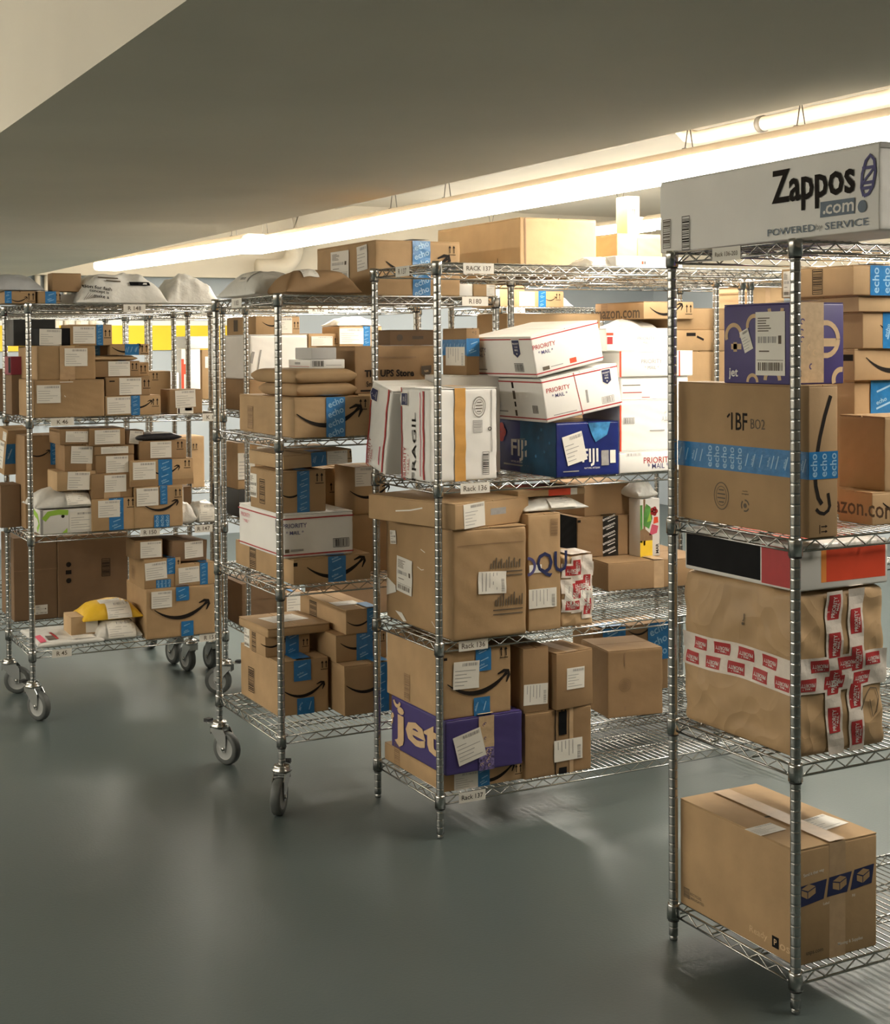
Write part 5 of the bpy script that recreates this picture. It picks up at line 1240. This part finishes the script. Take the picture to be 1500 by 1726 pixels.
parcel('cardboard_box', "big white carton with slanted sticker behind the wheeled rack's second shelf", 'box',
    (91.58, 238.67, 57.68), (11.67, 16.00, 8.30), 0, 'white_card',
    [('line', 'F', 'g', [(0.06, 0.62), (0.02, 0.36)], 0.5), ('poly', 'F', 'g', [(0.18, 0.66), (0.2, 0.66), (0.12, 0.05), (0.1, 0.05)])], r=0.3, warp=0.02)
parcel('cardboard_box', 'tan carton with smile print, white label and dark end on the big white carton', 'box',
    (92.91, 238.87, 66.00), (8.81, 15.58, 3.38), 0, 'kraft_a',
    [('smile', 'F', 0.4, 0.6, 4.5), ('label', 'F', 0.62, 0.5, 3.6, 3), ('arrows', 'F', 0.92, 0.5, 1.4), ('rect', 'L', 's', 0.25, 0.4, 0.2, 0.85)])
parcel('cardboard_box', 'tan carton with wide white label beside the big white carton behind the wheeled rack', 'box',
    (103.36, 238.47, 51.82), (6.39, 8.00, 14.35), 0, 'kraft_a',
    [('label', 'F', 0.42, 0.9, 4.4, 1.8), ('arrows', 'F', 0.9, 0.9, 1.2)], warp=0.02)
parcel('cardboard_box', 'tan carton with blue tape and overlit white label, rack behind the wheeled rack', 'box',
    (109.34, 237.67, 51.82), (9.00, 8.00, 15.68), 0, 'kraft_a',
    [('label', 'F', 0.28, 0.88, 5, 3), ('tape', 'F', 'blue', 0.55, 0.72, 0.6, 1, 2), ('arrows', 'F', 0.86, 0.9, 1.4)], warp=0.02)
mailer('poly_mailer', 'white bag lying on the blue taped carton behind the wheeled rack', 'mailer',
    (109.14, 237.87, 67.52), (9.00, 8.00, 1.90), 0, 'poly_white',
    [])
parcel('storage_bin', 'dark grey bin low on the third shelf of the rack behind the wheeled rack', 'bin',  # dark plastic bin under the carton with the big white label
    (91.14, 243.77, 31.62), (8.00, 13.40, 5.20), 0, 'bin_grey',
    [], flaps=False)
parcel('cardboard_box', 'carton with big white label standing on the dark bin, rack behind the wheeled rack', 'box',
    (91.14, 244.27, 36.84), (8.00, 8.00, 8.77), 0, 'kraft_a',
    [('label', 'F', 0.212, 0.5, 3.4, 5), ('tape', 'F', 'blue', 0.28, 0.38, 0, 0.5, 0), ('smile', 'F', 0.7, 0.35, 3), ('label', 'F', 0.7, 0.78, 3.5, 2.2)], warp=0.02)
parcel('cardboard_box', 'brown carton beside the dark bin, rack behind the wheeled rack', 'box',
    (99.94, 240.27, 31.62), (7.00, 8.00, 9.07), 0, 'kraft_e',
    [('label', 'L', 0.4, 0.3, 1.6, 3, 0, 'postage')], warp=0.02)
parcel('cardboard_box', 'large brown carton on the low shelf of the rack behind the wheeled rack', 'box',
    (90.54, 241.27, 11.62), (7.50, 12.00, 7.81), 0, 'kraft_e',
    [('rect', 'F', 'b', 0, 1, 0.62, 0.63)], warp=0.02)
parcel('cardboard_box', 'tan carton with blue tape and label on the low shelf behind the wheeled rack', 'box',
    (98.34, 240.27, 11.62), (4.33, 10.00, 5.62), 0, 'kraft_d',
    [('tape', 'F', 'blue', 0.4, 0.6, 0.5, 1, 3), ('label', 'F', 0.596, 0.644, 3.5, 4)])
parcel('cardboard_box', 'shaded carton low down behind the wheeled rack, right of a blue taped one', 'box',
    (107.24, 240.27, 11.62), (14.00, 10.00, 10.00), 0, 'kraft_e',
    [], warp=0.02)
parcel('cardboard_box', 'tall plain tan carton on the second shelf of the rack behind the middle rack', 'box',
    (137.83, 174.86, 45.92), (11.77, 12.00, 16.66), 0, 'kraft_b',
    [('rect', 'F', 'b', 0.1, 0.14, 0, 1)], warp=0.02)
parcel('cardboard_box', 'tan carton with black bar and slanted print, piled behind the middle rack', 'box',
    (137.53, 174.76, 62.60), (11.52, 11.00, 3.36), 0, 'kraft_b',
    [('rect', 'F', 'k', 0.32, 0.48, 0.7, 0.86), ('line', 'F', 'k', [(0.5, 0.68), (0.62, 0.52)], 0.35), ('rect', 'F', 'k', 0.78, 0.9, 0.3, 0.45)])
parcel('cardboard_box', 'tan carton with dark left end at the top of the pile behind the middle rack', 'box',
    (138.33, 175.06, 65.97), (11.23, 10.00, 3.46), 0, 'kraft_b',
    [])
parcel('cardboard_box', 'broad brown carton hidden low in the pile behind the overlit white stack', 'box',
    (128.13, 175.06, 45.92), (9.20, 12.00, 17.29), 0, 'kraft_b',
    [], warp=0.02)
mailer('poly_mailer', 'white film bag bulging from the pile behind the overlit white stack', 'mailer',
    (128.93, 173.76, 63.23), (9.00, 12.00, 4.40), 0, 'poly_white',
    [], p=3, wr=0.06)
parcel('cardboard_box', 'long flat tan carton with smile print above the white film bag, behind middle rack', 'box',
    (132.37, 174.16, 67.65), (9.79, 12.99, 2.74), 0, 'kraft_a',
    [('smile', 'F', 0.45, 0.5, 6.5), ('arrows', 'F', 0.9, 0.55, 1.6), ('text', 'L', 'amazon.com', 0.42, 0.3, 1.3, 's', 0, 0.015), ('bars', 'L', 0.2, 0.55, 1.6, 2, 'b', True)])
parcel('cardboard_box', 'tan carton behind the topmost tilted postal carton, rack behind the middle rack', 'box',
    (110.83, 179.76, 45.92), (17.25, 9.00, 22.66), 0, 'kraft_a',
    [('rect', 'F', 'p', 0.02, 0.04, 0.8, 0.95)], warp=0.02)
parcel('cardboard_box', 'very large plain carton glowing under the lamp, behind the middle rack', 'box',
    (109.28, 173.36, 74.22), (13.60, 25.28, 8.38), 0, 'kraft_c',
    [('line', 'F', 'b', [(0.06, 0), (0.06, 1)], 0.25), ('line', 'L', 'k', [(0.75, 0.02), (0.75, 0.32)], 0.12), ('line', 'L', 'k', [(0.6, 0.02), (0.75, 0.02)], 0.12)], warp=0.02)
parcel('cardboard_box', 'pale carton lit from above, right of the very large plain carton', 'box',
    (127.33, 174.16, 74.22), (8.52, 12.00, 6.63), 0, 'kraft_c',
    [('rect', 'F', 'kr', 0.45, 1, 0.4, 0.9)], warp=0.02)
parcel('cardboard_box', 'slim upright pale yellow carton on the pale carton under the lamp', 'box',
    (130.33, 175.56, 80.87), (2.40, 3.00, 5.99), 0, 'kraft_c',
    [('text', 'F', 'oOo', 0.5, 0.8, 0.4, 's', 90, 0.01), ('arrows', 'F', 0.5, 0.6, 0.8)])
parcel('cardboard_box', 'small tan carton with white end on the far rack above the wheeled rack', 'box',
    (132.13, 218.96, 70.82), (6.77, 8.00, 4.17), 0, 'kraft_a',
    [('label', 'F', 0.1, 0.7, 1.2, 2)])
parcel('cardboard_box', 'carton with white label and blue tape on the far rack above tilted postal cartons', 'box',
    (137.03, 218.86, 70.82), (10.56, 8.00, 3.01), 0, 'kraft_a',
    [('smile', 'F', 0.72, 0.5, 2.6), ('arrows', 'F', 0.88, 0.65, 1.3), ('tape', 'F', 'blue', 0.46, 0.62, 0, 1, 3), ('label', 'F', 0.22, 0.5, 3.4, 2.7)])
mailer('poly_mailer', 'white and black printed bag on the far rack above the tilted postal cartons', 'mailer',
    (144.73, 219.06, 70.82), (5.20, 8.00, 2.80), 0, 'poly_white',
    [('rect', 'T', 'bk', 0.1, 0.8, 0.5, 0.8)])
parcel('cardboard_box', 'tan carton on the second shelf of the far rack', 'box',
    (136.13, 219.06, 45.92), (14.00, 10.00, 16.00), 0, 'kraft_a',
    [], warp=0.02)
parcel('retail_box', 'tall white carton with an orange printed edge, far behind the far-left rack', 'box',
    (98.80, 300.67, 51.82), (4.52, 7.00, 11.55), 0, 'white_card',
    [('rect', 'F', 'rl', 0.0, 0.14, 0.15, 0.8), ('rect', 'F', 'rl', 0.14, 0.25, 0.5, 0.7)], flaps=False)
parcel('cardboard_box', 'flat white box on a tall white carton, far behind the far-left rack', 'box',
    (99.84, 300.47, 63.39), (5.53, 7.00, 2.80), 0, 'white_card',
    [('rect', 'F', 'pk', 0.05, 0.1, 0.3, 0.8)])
parcel('cardboard_box', 'low white labelled carton at the left end of a shelf far behind the far-left rack', 'box',
    (92.68, 300.67, 51.82), (5.56, 8.00, 6.25), 0, 'white_card',
    [('rect', 'F', 'g', 0.3, 0.7, 0.5, 0.56)])
parcel('cardboard_box', 'brown carton with a white label beside the tall white carton, far behind the far-left rack', 'box',
    (103.82, 300.87, 51.82), (4.44, 8.00, 11.24), 0, 'kraft_b',
    [('label', 'F', 0.5, 0.75, 3, 2.6)])
parcel('cardboard_box', 'tan carton with arrows low on the third shelf far behind the far-left rack', 'box',
    (92.93, 300.87, 31.62), (11.24, 8.00, 11.72), 0, 'kraft_b',
    [('arrows', 'F', 0.8, 0.8, 1.5), ('label', 'F', 0.3, 0.7, 4, 3)], warp=0.02)
parcel('cardboard_box', 'pale tan carton on the last rack, glimpsed above the purple carton with loops', 'box',
    (155.44, 175.56, 45.92), (6.91, 9.00, 27.04), 0, 'kraft_c',
    [('tape', 'F', 'clear', 0.4, 0.55, 0, 1, 2)], warp=0.02)

# the racks
rack('front right wire shelving rack on levelling feet, topped by the long white carton', (92.58, 98.65), 60, 18.27, [3.92, 23.85, 45.26, 73.5], 73.58, casters=None, tags=[(3, 'L', 9.5, 4.2, 'Rack 136-203', 's')])
rack('middle wire shelving rack on levelling feet, holding the purple and blue cartons', (85.26, 155.24), 60.8, 18.2, [5.55, 25.4, 45.9, 74.5], 74.58, casters=None, tags=[(3, 'F', 6.1, 4.6, 'RACK 137', 's'), (3, 'L', 9.3, 4.0, 'R 137', 's'), (2, 'F', 5.4, 4.4, 'Rack 136', 's'), (1, 'F', 5.0, 4.4, 'Rack 136', 's'), (0, 'F', 4.7, 4.0, 'Rack 137', 'k')])
rack('wheeled wire shelving rack between the middle rack and the far-left rack', (71.13, 174.56), 34.6, 25.0, [10.42, 30.74, 51.13, 70.93], 71.01, casters=(-128, -65, 100, 80), tags=[(3, 'F', 31.0, 4.4, 'R180', 's'), (3, 'L', 15.5, 4.2, '1183', 's')])
rack('wheeled wire shelving rack at far left under the white crumpled bags', (51.14, 238.27), 35.07, 19.9, [11.62, 31.58, 51.76, 71.46], 71.54, casters=(-62, -25, 140, 100), tags=[(3, 'F', 18.6, 4.0, 'R 148', 's'), (2, 'F', 5.6, 4.0, 'K 46', 's'), (2, 'F', 33.0, 4.0, 'K 147', 's'), (1, 'F', 21.0, 3.6, 'R 150', 's'), (1, 'F', 31.0, 3.4, 'R 147', 's'), (0, 'F', 5.0, 3.4, 'R 45', 's'), (0, 'F', 32.0, 4.0, 'R 151', 's')])
rack('wire shelving rack directly behind the far-left rack, mostly in shade', (37.14, 265.27), 48.5, 16, [11.6, 31.6, 51.8, 71.4], 71.48, casters=(70, 80, 100, 90), tags=[])
rack('farthest left wire shelving rack, before the yellow wall stripe', (31.14, 300.27), 54.5, 16, [11.6, 31.6, 51.8, 71.4], 71.48, casters=(80, 100, 95, 85), tags=[])
rack('wire shelving rack behind the wheeled rack, holding the big white carton', (90.74, 238.27), 36, 19.5, [11.6, 31.6, 51.8, 71.4], 71.48, casters=(80, 95, 85, 90), tags=[(3, 'F', 14.5, 4.0, 'R 182', 's')])
rack('wire shelving rack behind the middle rack, topped by the very large carton', (108.33, 174.56), 44, 18, [5.5, 25.4, 45.9, 74.2], 74.28, casters=None, tags=[])
rack('distant wheeled wire shelving rack between the far-left rack and the back wall', (90.64, 300.27), 36, 16, [11.6, 31.6, 51.8, 71.4], 71.48, casters=(80, 95, 85, 90), tags=[])
rack('last wire shelving rack, beyond the one topped by the very large carton', (154.13, 174.56), 36, 18, [5.5, 25.4, 45.9, 74.2], 74.28, casters=None, tags=[])
rack('far wire shelving rack seen above the tilted postal cartons', (133.13, 218.56), 36, 18, [5.5, 25.4, 45.9, 70.8], 70.88, casters=None, tags=[(3, 'F', 3.5, 4.0, 'R 190', 's')])
